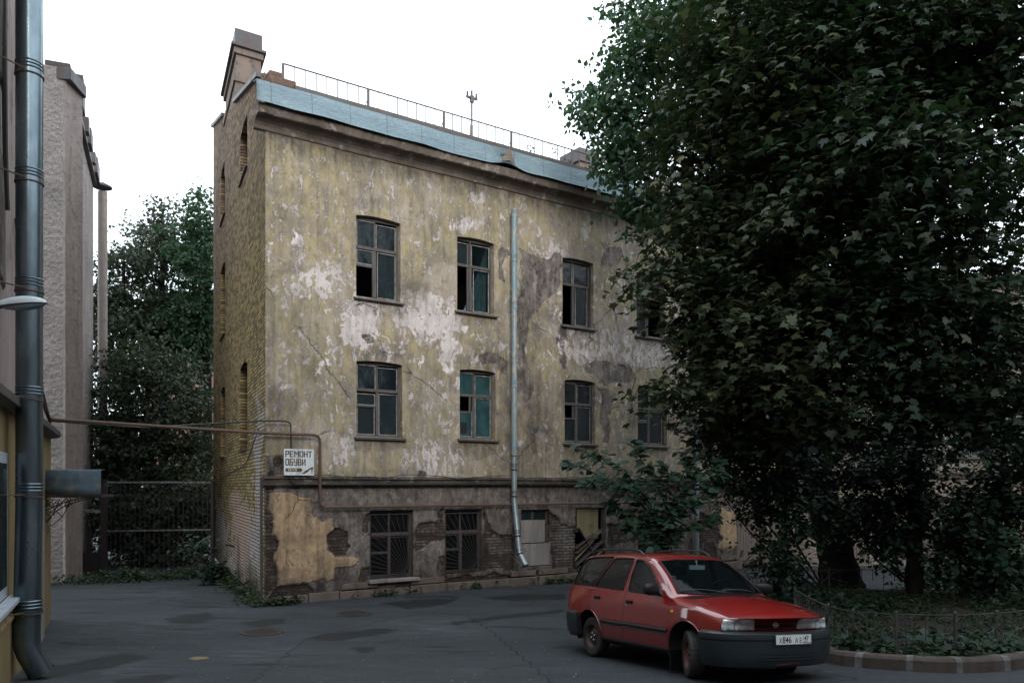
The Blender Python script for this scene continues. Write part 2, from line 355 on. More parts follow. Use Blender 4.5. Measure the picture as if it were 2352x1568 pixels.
    ht = g.m('ADD', ht, g.m('MULTIPLY', g.m('ADD', med2, g.m('MULTIPLY', med, .7)), g.mr(rm, 0, 1, .16, .8))); ht = g.m('ADD', ht, g.m('MULTIPLY', grit, .05)); ht = g.m('SUBTRACT', ht, g.m('MULTIPLY', cr, .4))
    g.bump(ht, 1., .06); return g.mat
M['facade'] = facade_mat('peeling_facade_plaster')
M['facade2'] = facade_mat('peeling_wing_plaster', (.22,.175,.12), (.17,.14,.10), (.40,.36,.33))
def gable_mat():
    g = G('yellowed_brick_gable'); x = g.xyz(); h = lambda s_, k: g.m('MULTIPLY', g.m('SUBTRACT', s_, .5), k)
    uv = g.comb(g.m('ADD', x[0], h(g.noise(2.5, 2), .05)), g.m('ADD', x[2], h(g.noise(1.8, 2), .06)))
    n = g.noise(.6, 6, .62); n2 = g.noise(7, 6, .65); zf = g.mr(x[2], 7.5, 12.)
    zz = g.m('ADD', zf, h(n, 1.4), cl=True)
    a1 = g.mix(zz, (.42,.31,.125), (.44,.315,.20)); a2 = g.mix(zz, (.11,.085,.04), (.12,.085,.065))
    a1 = g.mix(g.mr(n2, .45, .7, 0, .8), a1, tuple((.14,.11,.07)))
    peel = g.m('ADD', g.attr('peel'), g.m('ADD', h(g.noise(3.0, 8, .7, (1.6,1,.5)), 1.6), h(n2, .3))); pm = g.mr(peel, .5, .56)
    a1 = g.mix(pm, a1, (.42,.38,.36)); a2 = g.mix(pm, a2, (.33,.30,.28))
    tan = g.m('ADD', g.attr('tan'), g.m('ADD', h(n2, .5), h(n, .8))); tm = g.mr(tan, .5, .55); a1 = g.mix(tm, a1, (.42,.30,.24)); a2 = g.mix(tm, a2, (.36,.26,.21))
    bc, bf = g.brick(uv, .26, .082, .013, a1, a2, (.05,.04,.035))
    c = g.mix(g.mr(n, .55, .8, 0, .7), bc, (.05,.042,.036)); c = g.mix(g.m('MULTIPLY', g.mr(g.m('ADD', g.attr('grime_shade'), h(n, 1.2)), .3, .9), .85), c, (.035,.03,.027))
    g.set(col=c, rough=.95, spec=.15); g.bump(g.m('ADD', g.m('MULTIPLY', bf, -1.), g.m('MULTIPLY', n2, .7)), .9, .03); return g.mat
M['gable'] = gable_mat()
def old_render(name, c1, c2, c3, rough_bump=.4, dist=.02, sc=3):
    g = G(name); n = g.noise(sc, 8, .68); m2 = g.noise(sc*.45, 6, .6, (1,1,.6)); f = g.noise(sc*9, 5, .65); s_ = g.noise(1.7, 6, .6, (3,3,.3))
    c = g.mix(g.mr(m2, .38, .62), c1, c2); c = g.mix(g.mr(n, .56, .64, 0, .8), c, c3); c = g.mix(g.mr(s_, .5, .75, 0, .6), c, tuple(x*.45 for x in c2)); c = g.mix(g.mr(f, .5, .8, 0, .3), c, tuple(x*.5 for x in c1))
    g.set(col=c, rough=.93, spec=.2); g.bump(g.m('ADD', n, g.m('MULTIPLY', f, .35)), rough_bump, dist); return g.mat
M['cornice'] = old_render('sooty_cornice_plaster', (.085,.068,.057), (.15,.125,.105), (.33,.29,.265), .7, .03)
M['mould'] = old_render('crumbling_moulding', (.10,.085,.072), (.055,.046,.04), (.26,.23,.205), .8, .03, 5)
M['stone'] = old_render('limestone_blocks', (.12,.095,.08), (.16,.13,.11), (.07,.055,.045), .8, .03, 4)
M['pinkrough'] = old_render('rough_pinkish_render', (.46,.385,.36), (.38,.32,.30), (.26,.215,.20), 1., .09, 4.5)
def pebble():
    g = G('grey_roughcast'); v = g.vor(9); n = g.noise(.8, 6, .6); f = g.noise(30, 4)
    c = g.mix(g.mr(n, .35, .65), (.52,.46,.43), (.37,.33,.31)); c = g.mix(g.mr(f, .4, .7, 0, .6), c, (.12,.10,.095)); x = g.xyz(); c = g.mix(g.mr(x[2], 7, -1, 0, .55), c, (.13,.115,.108))
    g.set(col=c, rough=.95, spec=.15); g.bump(g.m('ADD', v, f), .9, .05); return g.mat
M['pebble'] = pebble()
M['yellowwall'] = old_render('ochre_painted_wall', (.235,.175,.085), (.20,.15,.075), (.17,.13,.07), .15, .005, 2)
M['upwall'] = old_render('stained_grey_render', (.34,.275,.25), (.25,.205,.185), (.085,.07,.063), .7, .03, 1.6)
M['chimney'] = old_render('chimney_plaster', (.24,.19,.16), (.165,.135,.115), (.10,.08,.065), .6, .03, 2.5)
M['redbrick'] = old_render('reddish_brick_edge', (.19,.12,.09), (.14,.095,.075), (.08,.06,.05), .6, .03, 6)
M['board'] = old_render('grey_plywood', (.26,.24,.225), (.20,.185,.175), (.13,.12,.11), .3, .008, 3)
M['board_y'] = old_render('yellowish_board', (.25,.215,.125), (.22,.19,.115), (.15,.125,.08), .25, .006, 3)
M['curtain'] = simple('faded_teal_curtain', (.17,.24,.235), .9, c2=(.09,.14,.14), bump=.2)
M['white_trim'] = simple('white_window_frame', (.42,.47,.52), .5, bump=.1)
M['greywood'] = simple('grey_plank_door', (.17,.14,.12), .85, scale=4, st=(9,9,.6), c2=(.10,.085,.075), bump=.5, bscale=8)

# ------------------------------------------------------------ walls with openings
def wall_grid(name, s1, ztop, step, holes, amap, mat, parent, yin=1, depth=.2, zmin=0., extra_s=None, disp=.045, s0=0.):
    def uniq(a):
        a = sorted(a); o = [a[0]]
        for x in a[1:]:
            if x-o[-1] > 1e-4: o.append(x)
        return o
    he = set(); hz = set()
    for h in holes: he |= {h[0], h[1]}; hz |= {h[2], h[3]}
    zt = ztop(0) if callable(ztop) else ztop
    sl_ = [x for x in np.arange(s0, s1+1e-6, step) if all(abs(x-q) > step*.3 for q in he)]+list(he)+[s0, s1]
    zl_ = [x for x in (list(np.arange(zmin, 2.9, step*.7))+list(np.arange(2.9, zt+1e-6, step)) if zt > 10.6 else list(np.arange(zmin, zt+1e-6, step))) if all(abs(x-q) > step*.3 for q in hz)]+[q for q in hz if q < zt-.02]+[zmin, zt]
    sl_ = uniq(sl_); zl_ = uniq(zl_); n, k = len(sl_), len(zl_)
    V = [(s_, 0, z_) for s_ in sl_ for z_ in zl_]; Fc = []
    hole = lambda s_, z_: any(h[0] < s_ < h[1] and h[2] < z_ < h[3] for h in holes)
    for i in range(n-1):
        for j in range(k-1):
            if not hole((sl_[i]+sl_[i+1])/2, (zl_[j]+zl_[j+1])/2): Fc.append((i*k+j, (i+1)*k+j, (i+1)*k+j+1, i*k+j+1))
    if callable(ztop):
        rows = 40; b = len(V)
        for i, s_ in enumerate(sl_):
            for r_ in range(rows+1):
                V.append((s_, 0, zt+(ztop(s_)-zt)*r_/rows))
        for i in range(n-1):
            for r_ in range(rows):
                p = b+i*(rows+1)+r_; sc_ = (sl_[i]+sl_[i+1])/2; zc_ = zt+(ztop(sc_)-zt)*(r_+.5)/rows
                if not hole(sc_, zc_): Fc.append((p, p+rows+1, p+rows+2, p+1))
    nflat = len(V)
    d = depth*yin
    for h in holes:
        a, b_, c, e_ = h[:4]; rise = h[4] if len(h) > 4 else 0; NN = 8
        arc = [(a+(b_-a)*q/NN, e_-rise*(2*q/NN-1)**2) for q in range(NN+1)]
        base = len(V)
        for s_, z_ in arc: V += [(s_, 0, z_), (s_, d, z_), (s_, 0, e_)]
        for q in range(NN):
            p = base+3*q
            if rise: Fc.append((p, p+3, p+5, p+2))
            Fc.append((p, p+1, p+4, p+3))
        base = len(V); zs = [c+(arc[0][1]-c)*q/12 for q in range(13)]
        for z_ in zs: V += [(a, 0, z_), (a, d, z_), (b_, 0, z_), (b_, d, z_)]
        for q in range(12):
            p = base+4*q; Fc += [(p, p+1, p+5, p+4), (p+2, p+6, p+7, p+3)]
        base = len(V); V += [(a, 0, c), (b_, 0, c), (b_, d, c), (a, d, c)]; Fc.append((base, base+1, base+2, base+3))
    V = np.array(V, float)
    A = amap(V[:, 0], V[:, 2])
    isrev = np.arange(len(V)) >= nflat
    A['rend'] = np.where(isrev & (V[:, 1] != 0), np.maximum(A['rend'], .55), A['rend'])
    if 'gable' in name: A['grime_shade'] = np.where(isrev & (V[:, 1] != 0), .95, A['grime_shade'])  # blind-window reveals darkened, recess shade painted into the colour
    if disp:
        V[:, 1] += np.where(V[:, 1] == 0, yin*(disp*np.clip((A['brick']-.40)*6, 0, 1)+.012*np.clip((A['rend']-.45)*8, 0, 1)-.014*np.clip((A['tan']-.45)*8, 0, 1)), 0)
    me = bpy.data.meshes.new(name); me.from_pydata(V.tolist(), [], Fc); me.materials.append(mat)
    for q, arr in A.items(): fattr(me, q, arr)
    o = bpy.data.objects.new(name, me); C.objects.link(o); o.parent = parent
    return o

CX, CY = -5.29, 17.75
RZ = math.atan2(.5725, .82); DX, DY = math.cos(RZ), math.sin(RZ)
def FA(u, v, y=0.):
    """facade point seen at u,v; y = metres behind the wall plane (negative: in front)"""
    k = (u-1176)/F_; cx, cy = CX-DY*y, CY+DX*y
    s_ = (k*cy-cx)/(DX-DY*k); Y = cy+DY*s_
    return s_, CZ+(HV-v)/F_*Y+.06
def FAinv(s_, z_):
    X = CX+DX*s_; Y = CY+DY*s_; return 1176+F_*X/Y, HV+F_*(CZ-(z_-.06))/Y
def vnoise(x, y, seed=0):
    xi = np.floor(x).astype(np.int64); yi = np.floor(y).astype(np.int64); fx = x-xi; fy = y-yi; fx = fx*fx*(3-2*fx); fy = fy*fy*(3-2*fy)
    def h(a, b):
        q = (a*374761393+b*668265263+seed*974711) & 0xffffffff; q = ((q ^ (q >> 13))*1274126177) & 0xffffffff; return ((q ^ (q >> 16)) & 0xffff)/65535.-.5
    return (h(xi, yi)*(1-fx)+h(xi+1, yi)*fx)*(1-fy)+(h(xi, yi+1)*(1-fx)+h(xi+1, yi+1)*fx)*fy
def amap_from(inv, peel=(), rend=(), brick=(), tan=(), grime_shade=(), base=(0,0,0,0,0), fn=None):
    def f(s_, z_):
        u, v = inv(s_, z_); out = {}; u0_, v0_ = u, v
        for sc_, am_ in ((2.2, 16), (5.5, 9), (12, 5)): u = u+vnoise(s_*sc_, z_*sc_, 1)*am_; v = v+vnoise(s_*sc_, z_*sc_, 2)*am_
        for nm, L_, b in zip(('peel','rend','brick','tan','grime_shade'), (peel, rend, brick, tan, grime_shade), base):
            a = np.full(len(u), float(b))
            for it in L_:
                if it[0] == 'E':   # ellipse: u v ru rv strength
                    q = np.hypot((u-it[1])/it[3], (v-it[2])/it[4]); val = b+(it[5]-b)*np.clip(1.25-q*.75-np.maximum(q-1, 0)*1.2, 0, 1)
                else:              # polygon, width, strength
                    val = np.clip(.5-poly_sdf(u, v, it[1])/it[2], 0, 1); val = b+(it[3]-b)*val
                a = np.maximum(a, val)
            out[nm] = a
        if fn: fn(s_, z_, u, v, out)
        return out
    return f
def r8(*pts): return [((500+x/2.7516)*.91875, (1050+y/2.7516)*.91875) for x, y in pts]
def r1(*pts): return [((1000+x/2.7516)*.91875, (1137+y/2.7516)*.91875) for x, y in pts]
def r7(*pts): return [((1100+x/2.7516)*.91875, (550+y/2.7516)*.91875) for x, y in pts]
PEEL = [('P',r1((1030,430),(1205,480),(1205,800),(1070,800)),10,.95),('P',r1((600,560),(770,520),(775,680),(640,690)),10,.9),('P',r1((1440,600),(1640,600),(1640,660),(1440,660)),8,.95),('E',735,645,70,50,.62),('E',690,610,30,25,.5),('E',830,735,45,55,.68),('E',985,735,75,55,.68),('E',905,700,60,40,.5),('E',625,700,35,190,.42),('E',640,480,22,180,.36),
 ('E',795,1030,24,34,.6),('E',990,1055,65,42,.58),('E',720,430,70,60,.34),('E',1270,572,30,36,.55),('E',1372,795,90,45,.55),('E',1500,815,50,32,.6),('E',1028,785,24,60,.6),
 ('E',1200,490,12,60,.45),('E',1345,520,12,40,.5),('E',1075,520,36,16,.66),('E',1165,570,20,110,.42),('E',1010,940,40,60,.46),('E',900,870,80,40,.40),('E',720,990,60,40,.42),('E',1110,680,16,60,.5),('E',1250,760,40,60,.42),('E',1095,455,16,14,.62),
 ('E',690,545,10,12,.62),('E',1295,640,20,60,.4),('E',1420,690,60,60,.38),('E',1400,1060,60,20,.4),('E',1600,800,60,140,.5),('E',1700,900,80,160,.5),('E',660,860,60,80,.38),('E',780,880,70,60,.36),('E',950,640,60,60,.3)]
REND = [('P',r7((545,190),(690,280),(835,210),(840,480),(700,560),(640,640),(600,820),(640,1180),(600,1250),(545,1200)),14,.78),('P',r7((1095,155),(1240,200),(1230,330),(1100,330)),8,.8),
 ('P',r7((1000,985),(1200,960),(1340,1050),(1330,1120),(1110,1130),(1080,1060),(1000,1050)),12,.8),('E',1150,610,14,40,.7),('E',1290,800,30,120,.5),('P',r7((1080,1130),(1170,1130),(1180,1560),(1090,1560)),18,.6),
 ('P',r7((230,900),(330,900),(480,960),(480,1100),(380,1010),(230,980)),14,.6),('P',[(600,1050),(650,1040),(655,1085),(640,1098),(604,1098)],8,.75),('E',842,775,18,12,.8),('E',975,1090,20,20,.5)]
BRICK = [('P',r8((425,400),(500,400),(505,500),(470,520),(460,600),(515,690),(495,780),(555,880),(515,960),(530,1120),(430,1220),(415,1220)),10,.85),
 ('P',r8((870,760),(960,745),(1030,770),(1035,860),(990,920),(900,910),(865,830)),6,.95),('P',r8((1085,1090),(1110,1010),(1170,990),(1170,1120)),7,.9),('P',r8((1125,620),(1175,620),(1175,800),(1130,760)),7,.75),
 ('P',r8((540,1120),(730,1130),(800,1190),(900,1210),(520,1250),(440,1240)),8,.75),('P',r8((1490,735),(1685,700),(1680,840),(1600,860),(1490,860)),6,.95),('P',r8((1650,620),(1690,620),(1690,740),(1650,740)),6,.8),
 ('P',r1((110,500),(305,500),(305,600),(115,640)),6,.95),('P',r1((270,690),(320,690),(320,860),(270,860)),6,.85),('P',r1((100,850),(1200,780),(1200,870),(100,930)),10,.72),
 ('P',r1((570,380),(640,560),(770,520),(775,780),(600,790),(570,800)),8,.9),('P',r1((1020,360),(1070,400),(1110,490),(1205,490),(1205,800),(1040,800),(1020,600)),8,.95),('P',r1((1430,480),(1640,520),(1640,600),(1430,600)),7,.9),
 ('E',640,1060,16,24,.62),('E',625,1100,20,30,.6),('E',838,775,14,12,.5),('E',1232,625,40,40,.47),('E',1240,700,30,40,.42),('P',r8((500,440),(700,420),(700,480),(520,500)),10,.6),
 ('P',[(1600,1180),(1650,1190),(1645,1290),(1590,1290)],8,.9)]
TANP = [('P',r8((470,510),(755,515),(752,660),(850,690),(905,670),(908,750),(870,800),(880,900),(940,928),(1090,930),(1090,985),(930,1020),(915,1095),(730,1125),(540,1115),(520,950),(550,870),(500,760),(512,690),(468,600)),5,1.),
 ('P',[(1648,1175),(1690,1175),(1688,1265),(1650,1260)],6,1.)]
GRIME_SHADE = [('E',640,1075,50,26,.75),('E',700,1130,110,24,.5),('E',900,1085,90,14,.4),('E',1080,1180,60,40,.55),('E',950,1280,50,80,.45),('E',780,1280,40,60,.4),('E',1420,1090,60,20,.5),('E',870,706,60,22,.45),('E',1093,730,46,24,.4),('E',1330,760,40,22,.45),('E',872,1020,60,20,.5),('E',1097,1026,50,24,.6),('E',1332,1032,42,20,.5),('E',1215,760,26,160,.5),('E',1145,800,24,120,.45),('E',640,1000,60,80,.5),('E',620,800,14,260,.42),('E',1330,905,70,30,.5),('E',1450,930,30,60,.4),('E',740,560,120,20,.3),('E',960,640,30,70,.33),('E',1180,600,14,120,.45),('E',690,850,60,30,.42),('E',560,1130,300,16,.4),('E',1215,980,45,140,.62),('E',1165,960,22,110,.6),('E',640,930,50,55,.5),('E',1120,825,60,40,.55),('E',640,400,30,60,.25),('E',870,470,60,16,.5),('E',1095,520,60,22,.35),('E',870,810,70,16,.45),  # dirt stains; patches above the belt also paint in the lower wall's shade
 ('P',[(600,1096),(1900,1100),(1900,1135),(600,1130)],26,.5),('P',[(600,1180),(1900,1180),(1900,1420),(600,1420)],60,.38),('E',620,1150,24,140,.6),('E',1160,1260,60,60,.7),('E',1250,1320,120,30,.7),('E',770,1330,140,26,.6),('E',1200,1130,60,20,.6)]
def fa_fn(s_, z_, u, v, o):
    o['grime_shade'] = np.maximum(o['grime_shade'], .75*np.clip((z_-9.35)/.85, 0, 1)**1.1); o['grime_shade'] = np.maximum(o['grime_shade'], .40*np.clip((2.9-z_)/.3, 0, 1)+.42*np.clip((1.0-z_)/1.0, 0, 1))
    o['rend'] = np.maximum(o['rend'], .62*np.clip((2.75-z_)/.12, 0, 1))
    o['peel'] = np.where((z_ < 2.7) & (o['peel'] < .66), .3, o['peel'])
    o['brick'] = np.maximum(o['brick'], .42*np.clip((1.9-z_)/.4, 0, 1))
    o['brick'] = np.minimum(o['brick'], np.where(o['tan'] > .5, 0, 1))
FL = 17.6
A_ = empty('apartment_building', (CX, CY, -.06), RZ, 'derelict three-storey building with peeling yellow plaster, broken windows and a blue metal eave', 'building')
WIN = {}
def W(name, ul, ur, vt, vb, rise):
    s0_, z1_ = FA(ul, vt); s1_, _ = FA(ur, vt); z0_ = FA(ul, vb)[1]; WIN[name] = (s0_, s1_, z0_, z1_, rise); return WIN[name]
for a_ in [('u1',818,920,489,680,.045),('u2',1050,1135,539,712,.045),('u3',1292,1363,588,745,.045),('u4',1462,1527,622,769,.045),('m1',819,924,825,1001,.04),('m2',1056,1138,845,1006,.04),('m3',1297,1367,869,1016,.04),('m4',1465,1532,884,1021,.04),
           ('b1',850,950,1172,1330,0),('b2',1023,1108,1170,1318,0),('b3',1198,1264,1170,1302,0),('b4',1323,1392,1166,1306,0),('b5',1466,1532,1172,1300,0)]: W(*a_)
sp = WIN['u4'][0]-WIN['u3'][0]
for q, r_ in ((5, 1), (6, 2)):
    for fl in 'um': 
        a_ = WIN[fl+'4']; dd = sp*r_; WIN[fl+str(q)] = (a_[0]+dd, a_[1]+dd, a_[2], a_[3], a_[4])
ds0, _ = FA(1692, 1200); ds1, _ = FA(1752, 1200); WIN['door'] = (ds0, ds1, .12, 2.35, 0)
wall_grid('facade_wall', FL, 10.7, .055, list(WIN.values()), amap_from(FAinv, PEEL, REND, BRICK, TANP, GRIME_SHADE, (.385,.09,.0,0,.24), fa_fn), M['facade'], A_, 1, .17)

def window(key, panes, tr=.39, mul=.47, rise=.1, extra=None, sill=True, wood='wood_old', grille=None, hole_d=.17, parent=None, WW=None, extra_bars=()):
    s0_, s1_, z0_, z1_, rs = (WW or WIN[key]); W_ = s1_-s0_; H_ = z1_-z0_
    par = parent or A_
    m_ = MB(); y0, y1 = .125, .175; b = .055
    m_.box(s0_+.002, s0_+b, y0, y1, z0_+.002, z1_-rs*.7); m_.box(s1_-b, s1_-.002, y0, y1, z0_+.002, z1_-rs*.7); m_.box(s0_+b, s1_-b, y0, y1, z0_+.002, z0_+b*.9); m_.box(s0_+b, s1_-b, y0, y1, z1_-b-rs*.6, z1_-.002)
    zt = z1_-tr*H_; sm_ = s0_+mul*W_
    if tr: m_.box(s0_+b, s1_-b, y0-.02, y1, zt-.04, zt+.03)
    if mul: m_.box(sm_-.035, sm_+.035, y0-.015, y1-.004, z0_+b, zt-.04); m_.box(sm_-.02, sm_+.02, y0, y1-.004, zt+.03, z1_-b-rs*.6)
    for (a0, a1, c0, c1) in extra_bars: m_.box(s0_+a0*W_, s0_+a1*W_, y0-.012, y1-.008, z0_+c0*H_, z0_+c1*H_)
    fr = m_.build('window', M[wood], par, bevel=.006)
    k = 0
    for pn in panes:
        (a0, a1, c0, c1), mt = pn[:2]
        p0, p1, q0, q1 = s0_+a0*W_, s0_+a1*W_, z0_+c0*H_, z0_+c1*H_
        if mt:
            rnd = random.Random(hash(key) % 97+k*7); k += 1; tl = rnd.uniform(-.006, .006)
            pm = MB(); yy_ = .155
            pm.add([(p0, yy_+tl, q0), (p1, yy_-tl, q0), (p1, yy_-tl*.5, q1), (p0, yy_+tl, q1), (p0, yy_+.004+tl, q0), (p1, yy_+.004-tl, q0), (p1, yy_+.004-tl*.5, q1), (p0, yy_+.004+tl, q1)],
                   [(0,1,2,3),(7,6,5,4),(0,4,5,1),(1,5,6,2),(2,6,7,3),(3,7,4,0)]); pm.build('pane', M[mt], fr)
            t_ = .016; sash = MB()
            for bx in ((p0, p0+t_, q0, q1), (p1-t_, p1, q0, q1), (p0+t_, p1-t_, q0, q0+t_), (p0+t_, p1-t_, q1-t_, q1)): sash.box(bx[0], bx[1], .132, .15, bx[2], bx[3])
            sash.build('sash', M['sash' if key[0] != 'b' else 'wood_dark'], fr)
    if sill:
        sp_ = MB(); sp_.add([(s0_-.07, -.09, z0_-.035), (s1_+.07, -.09, z0_-.035), (s1_+.07, .124, z0_+.014), (s0_-.07, .124, z0_+.014), (s0_-.07, -.09, z0_-.075), (s1_+.07, -.09, z0_-.075), (s1_+.07, -.004, z0_-.06), (s0_-.07, -.004, z0_-.06)],
              [(0,1,2,3),(0,4,5,1),(4,7,6,5),(0,3,7,4),(1,5,6,2)]); sp_.build('sill', M['zinc_dark'], fr, bevel=.004)
    return fr
M['sash'] = simple('flaking_sash_edge', (.42,.42,.41), .8, scale=8, c2=(.09,.075,.065), bump=.4)
up = [((.06,.46,.63,.95), 'pane_blue'), ((.49,.94,.63,.93), 'pane_blue')]
w1 = window('u1', up+[((.06,.42,.42,.59), 'pane_blue'), ((.52,.94,.03,.59), 'pane')], .38, .46, extra_bars=[(.05,.43,.385,.415),(.41,.44,.03,.6)])
w2 = window('u2', [((.45,.94,.63,.93), 'pane_clear'), ((.50,.93,.03,.6), 'pane_clear'), ((.06,.36,.63,.93), 'pane')], .37, .42, extra_bars=[(.33,.37,.03,.93)])
w3 = window('u3', [((.06,.40,.63,.93), 'pane_blue'), ((.44,.94,.63,.93), 'pane_blue'), ((.5,.88,.03,.6), 'pane')], .38, .42, extra_bars=[(.88,.92,.03,.6)])
w4 = window('u4', up+[((.06,.44,.03,.58), 'pane_blue')], .38, .47)
m1 = window('m1', up+[((.05,.45,.42,.57), 'pane'), ((.06,.44,.03,.40), 'pane'), ((.53,.94,.03,.58), 'pane')], .38, .49, extra_bars=[(.05,.46,.395,.42)])
m2 = window('m2', [((.06,.46,.63,.95), 'pane_teal'), ((.49,.94,.63,.93), 'pane_teal'), ((.06,.42,.03,.38), 'pane_teal'), ((.5,.94,.03,.6), 'pane_teal')], .37, .45, extra_bars=[(.05,.44,.38,.40),(.33,.37,.4,.62)])
m3 = window('m3', up+[((.06,.44,.03,.38), 'pane'), ((.49,.93,.03,.58), 'pane')], .38, .45, extra_bars=[(.05,.44,.38,.40),(.34,.38,.4,.62)])
m4 = window('m4', up+[((.06,.44,.42,.58), 'pane_blue'), ((.06,.44,.03,.38), 'pane_blue'), ((.49,.93,.03,.58), 'pane')], .38, .46, extra_bars=[(.05,.44,.38,.41)])
for k_ in ('u5','u6','m5','m6'): window(k_, up+[((.06,.44,.03,.58), 'pane_blue'), ((.5,.94,.03,.58), 'pane')], .38, .47)
# broken hole in the teal pane
s0_, s1_, z0_, z1_, _ = WIN['m2']; hb = MB(); hb.box(s0_+.12, s0_+.30, .147, .151, z0_+.14, z0_+.42); o = hb.build('missing_pane', M['dark'], m2, bevel=.03)
# curtain in the second upper window
s0_, s1_, z0_, z1_, _ = WIN['u2']; cm = MB(); n, k = 40, 14; W_ = s1_-s0_; H_ = z1_-z0_
for j in range(k+1):
    t = j/k; top = .90*W_; lft = .90-.62*(1-t)**1.15; 
    for i in range(n+1):
        q = i/n; x_ = s0_+W_*(lft+(.93-lft)*q); cm.v.append((x_, .23+.035*math.sin(q*26+t*2)*(1-.4*t), z0_+H_*(.03+.9*t)))
for j in range(k):
    for i in range(n): cm.f.append((j*(n+1)+i, j*(n+1)+i+1, (j+1)*(n+1)+i+1, (j+1)*(n+1)+i)); cm.m.append(0)
cm.build('curtain', M['curtain'], w2, smooth=True, fix=False)
# basement windows
def grille(key, par, fan=True):
    s0_, s1_, z0_, z1_, _ = WIN[key]; g_ = MB(); W_ = s1_-s0_; H_ = z1_-z0_; y = .04
    for a_, b_ in (((s0_+.03, z0_+.05), (s1_-.03, z0_+.05)), ((s0_+.03, z1_-.1), (s1_-.03, z1_-.1)), ((s0_+.03, z0_+.05), (s0_+.03, z1_-.1)), ((s1_-.03, z0_+.05), (s1_-.03, z1_-.1))):
        g_.tube([(a_[0], y, a_[1]), (b_[0], y, b_[1])], .008, 6)
    ox, oz = s1_-.08, z0_+.08
    for i in range(15):
        t = R(92+i*6.3); dx, dz = math.cos(t), math.sin(t); L = min((z1_-.1-oz)/max(dz, 1e-3), (ox-s0_-.03)/max(-dx, 1e-3))
        mid = (ox+dx*L*.55, y-.05, oz+dz*L*.55)
        g_.tube([(ox+dx*.12, y, oz+dz*.12), mid, (ox+dx*L, y, oz+dz*L)], .0065, 5)
    g_.tube([(ox+.16*math.cos(R(90+q*9)), y, oz+.16*math.sin(R(90+q*9))) for q in range(11)], .008, 6)
    g_.build('grille', M['black_iron'], par, smooth=True)
b1 = window('b1', [((.06,.94,.66,.95), 'pane_dark'), ((.06,.46,.38,.6), 'pane_dark'), ((.06,.46,.04,.36), 'pane_dark'), ((.5,.94,.04,.6), 'pane_dark')], .36, .48, extra_bars=[(.05,.47,.36,.385)], wood='wood_dark', sill=False); grille('b1', b1)
b2 = window('b2', [((.06,.94,.66,.95), 'pane_dark'), ((.06,.4,.38,.6), 'pane_dark'), ((.06,.44,.04,.36), 'pane_dark'), ((.5,.94,.04,.6), 'pane_dark')], .36, .46, extra_bars=[(.05,.42,.36,.385)], wood='wood_dark', sill=False); grille('b2', b2)
s0_, s1_, z0_, z1_, _ = WIN['b1']; q_ = MB(); q_.box(s0_-.08, s1_+.1, -.14, .12, z0_-.09, z0_-.01); q_.build('stone_sill', M['board'], b1, bevel=.015)
b5 = window('b5', [((.06,.94,.66,.95), 'pane_dark'), ((.06,.94,.04,.6), 'pane_dark')], .36, .46, wood='wood_dark', sill=False); grille('b5', b5)
b3 = window('b3', [((.05,.45,.8,.97), 'pane'), ((.5,.95,.8,.97), 'pane')], .22, .46, sill=False, wood='wood_dark')
s0_, s1_, z0_, z1_, _ = WIN['b3']; q_ = MB(); q_.box(s0_+.03, s1_-.12, .08, .105, z0_+.62, z1_-.28); q_.box(s0_-.02, s1_+.02, .03, .055, z0_+.02, z0_+.60); q_.build('plywood_sheet', M['board'], b3, bevel=.004)
b4 = window('b4', [((.1,.9,.1,.4), 'pane')], .38, 0, sill=False, wood='wood_old'); s0_, s1_, z0_, z1_, _ = WIN['b4']
q_ = MB(); q_.prism([(s0_+.10, z1_-.02), (s1_-.22, z1_-.02), (s1_-.22, z0_+.80), (s0_+.45, z0_+.78), (s0_+.10, z0_+1.1)], lambda a, b: (a, .085, b), lambda a, b: (a, .10, b)); q_.build('yellow_board', M['board_y'], b4)
for i, (a_, b_, wd, mt) in enumerate([((.02,.42),(.85,1.0),.14,'wood_light'),((-.02,.22),(.62,.78),.09,'board_y'),((0,.08),(.92,.74),.17,'wood_dark'),((.30,.04),(1.0,.52),.09,'board_y'),((.0,.55),(.6,.95),.14,'wood_dark')]):
    pl = MB(); W_ = s1_-s0_; pl.bar((s0_+a_[0]*W_, .055-i*.004, z0_+a_[1]), (s0_+b_[0]*W_, .055-i*.004, z0_+b_[1]), .02, wd, up=(0,1,0)); pl.build('plank', M[mt], b4, bevel=.004)
pl = MB(); pl.bar((s0_+.10, .02, z0_+1.12), (s0_+.82*W_, .02, z0_+.05), .025, .09, up=(0,1,0)); pl.build('plank', M['wood_dark'], b4, bevel=.004)
# plank door
s0_, s1_, z0_, z1_, _ = WIN['door']; q_ = MB(); nb = 9
for i in range(nb): q_.box(s0_+.05+(s1_-s0_-.1)*i/nb, s0_+.05+(s1_-s0_-.1)*(i+1)/nb-.012, .10, .13, z0_+.02, z1_-.05)
dr = q_.build('door', M['greywood'], A_, bevel=.003); q_ = MB(); q_.box(s0_+.04, s1_-.04, .14, .15, z0_, z1_); q_.build('door_backing', M['dark'], dr)
q_ = MB(); q_.box(s0_, s0_+.05, .02, .16, z0_, z1_); q_.box(s1_-.05, s1_, .02, .16, z0_, z1_); q_.box(s0_+.05, s1_-.05, .02, .16, z1_-.06, z1_); q_.build('door_frame', M['wood_dark'], dr, bevel=.004)

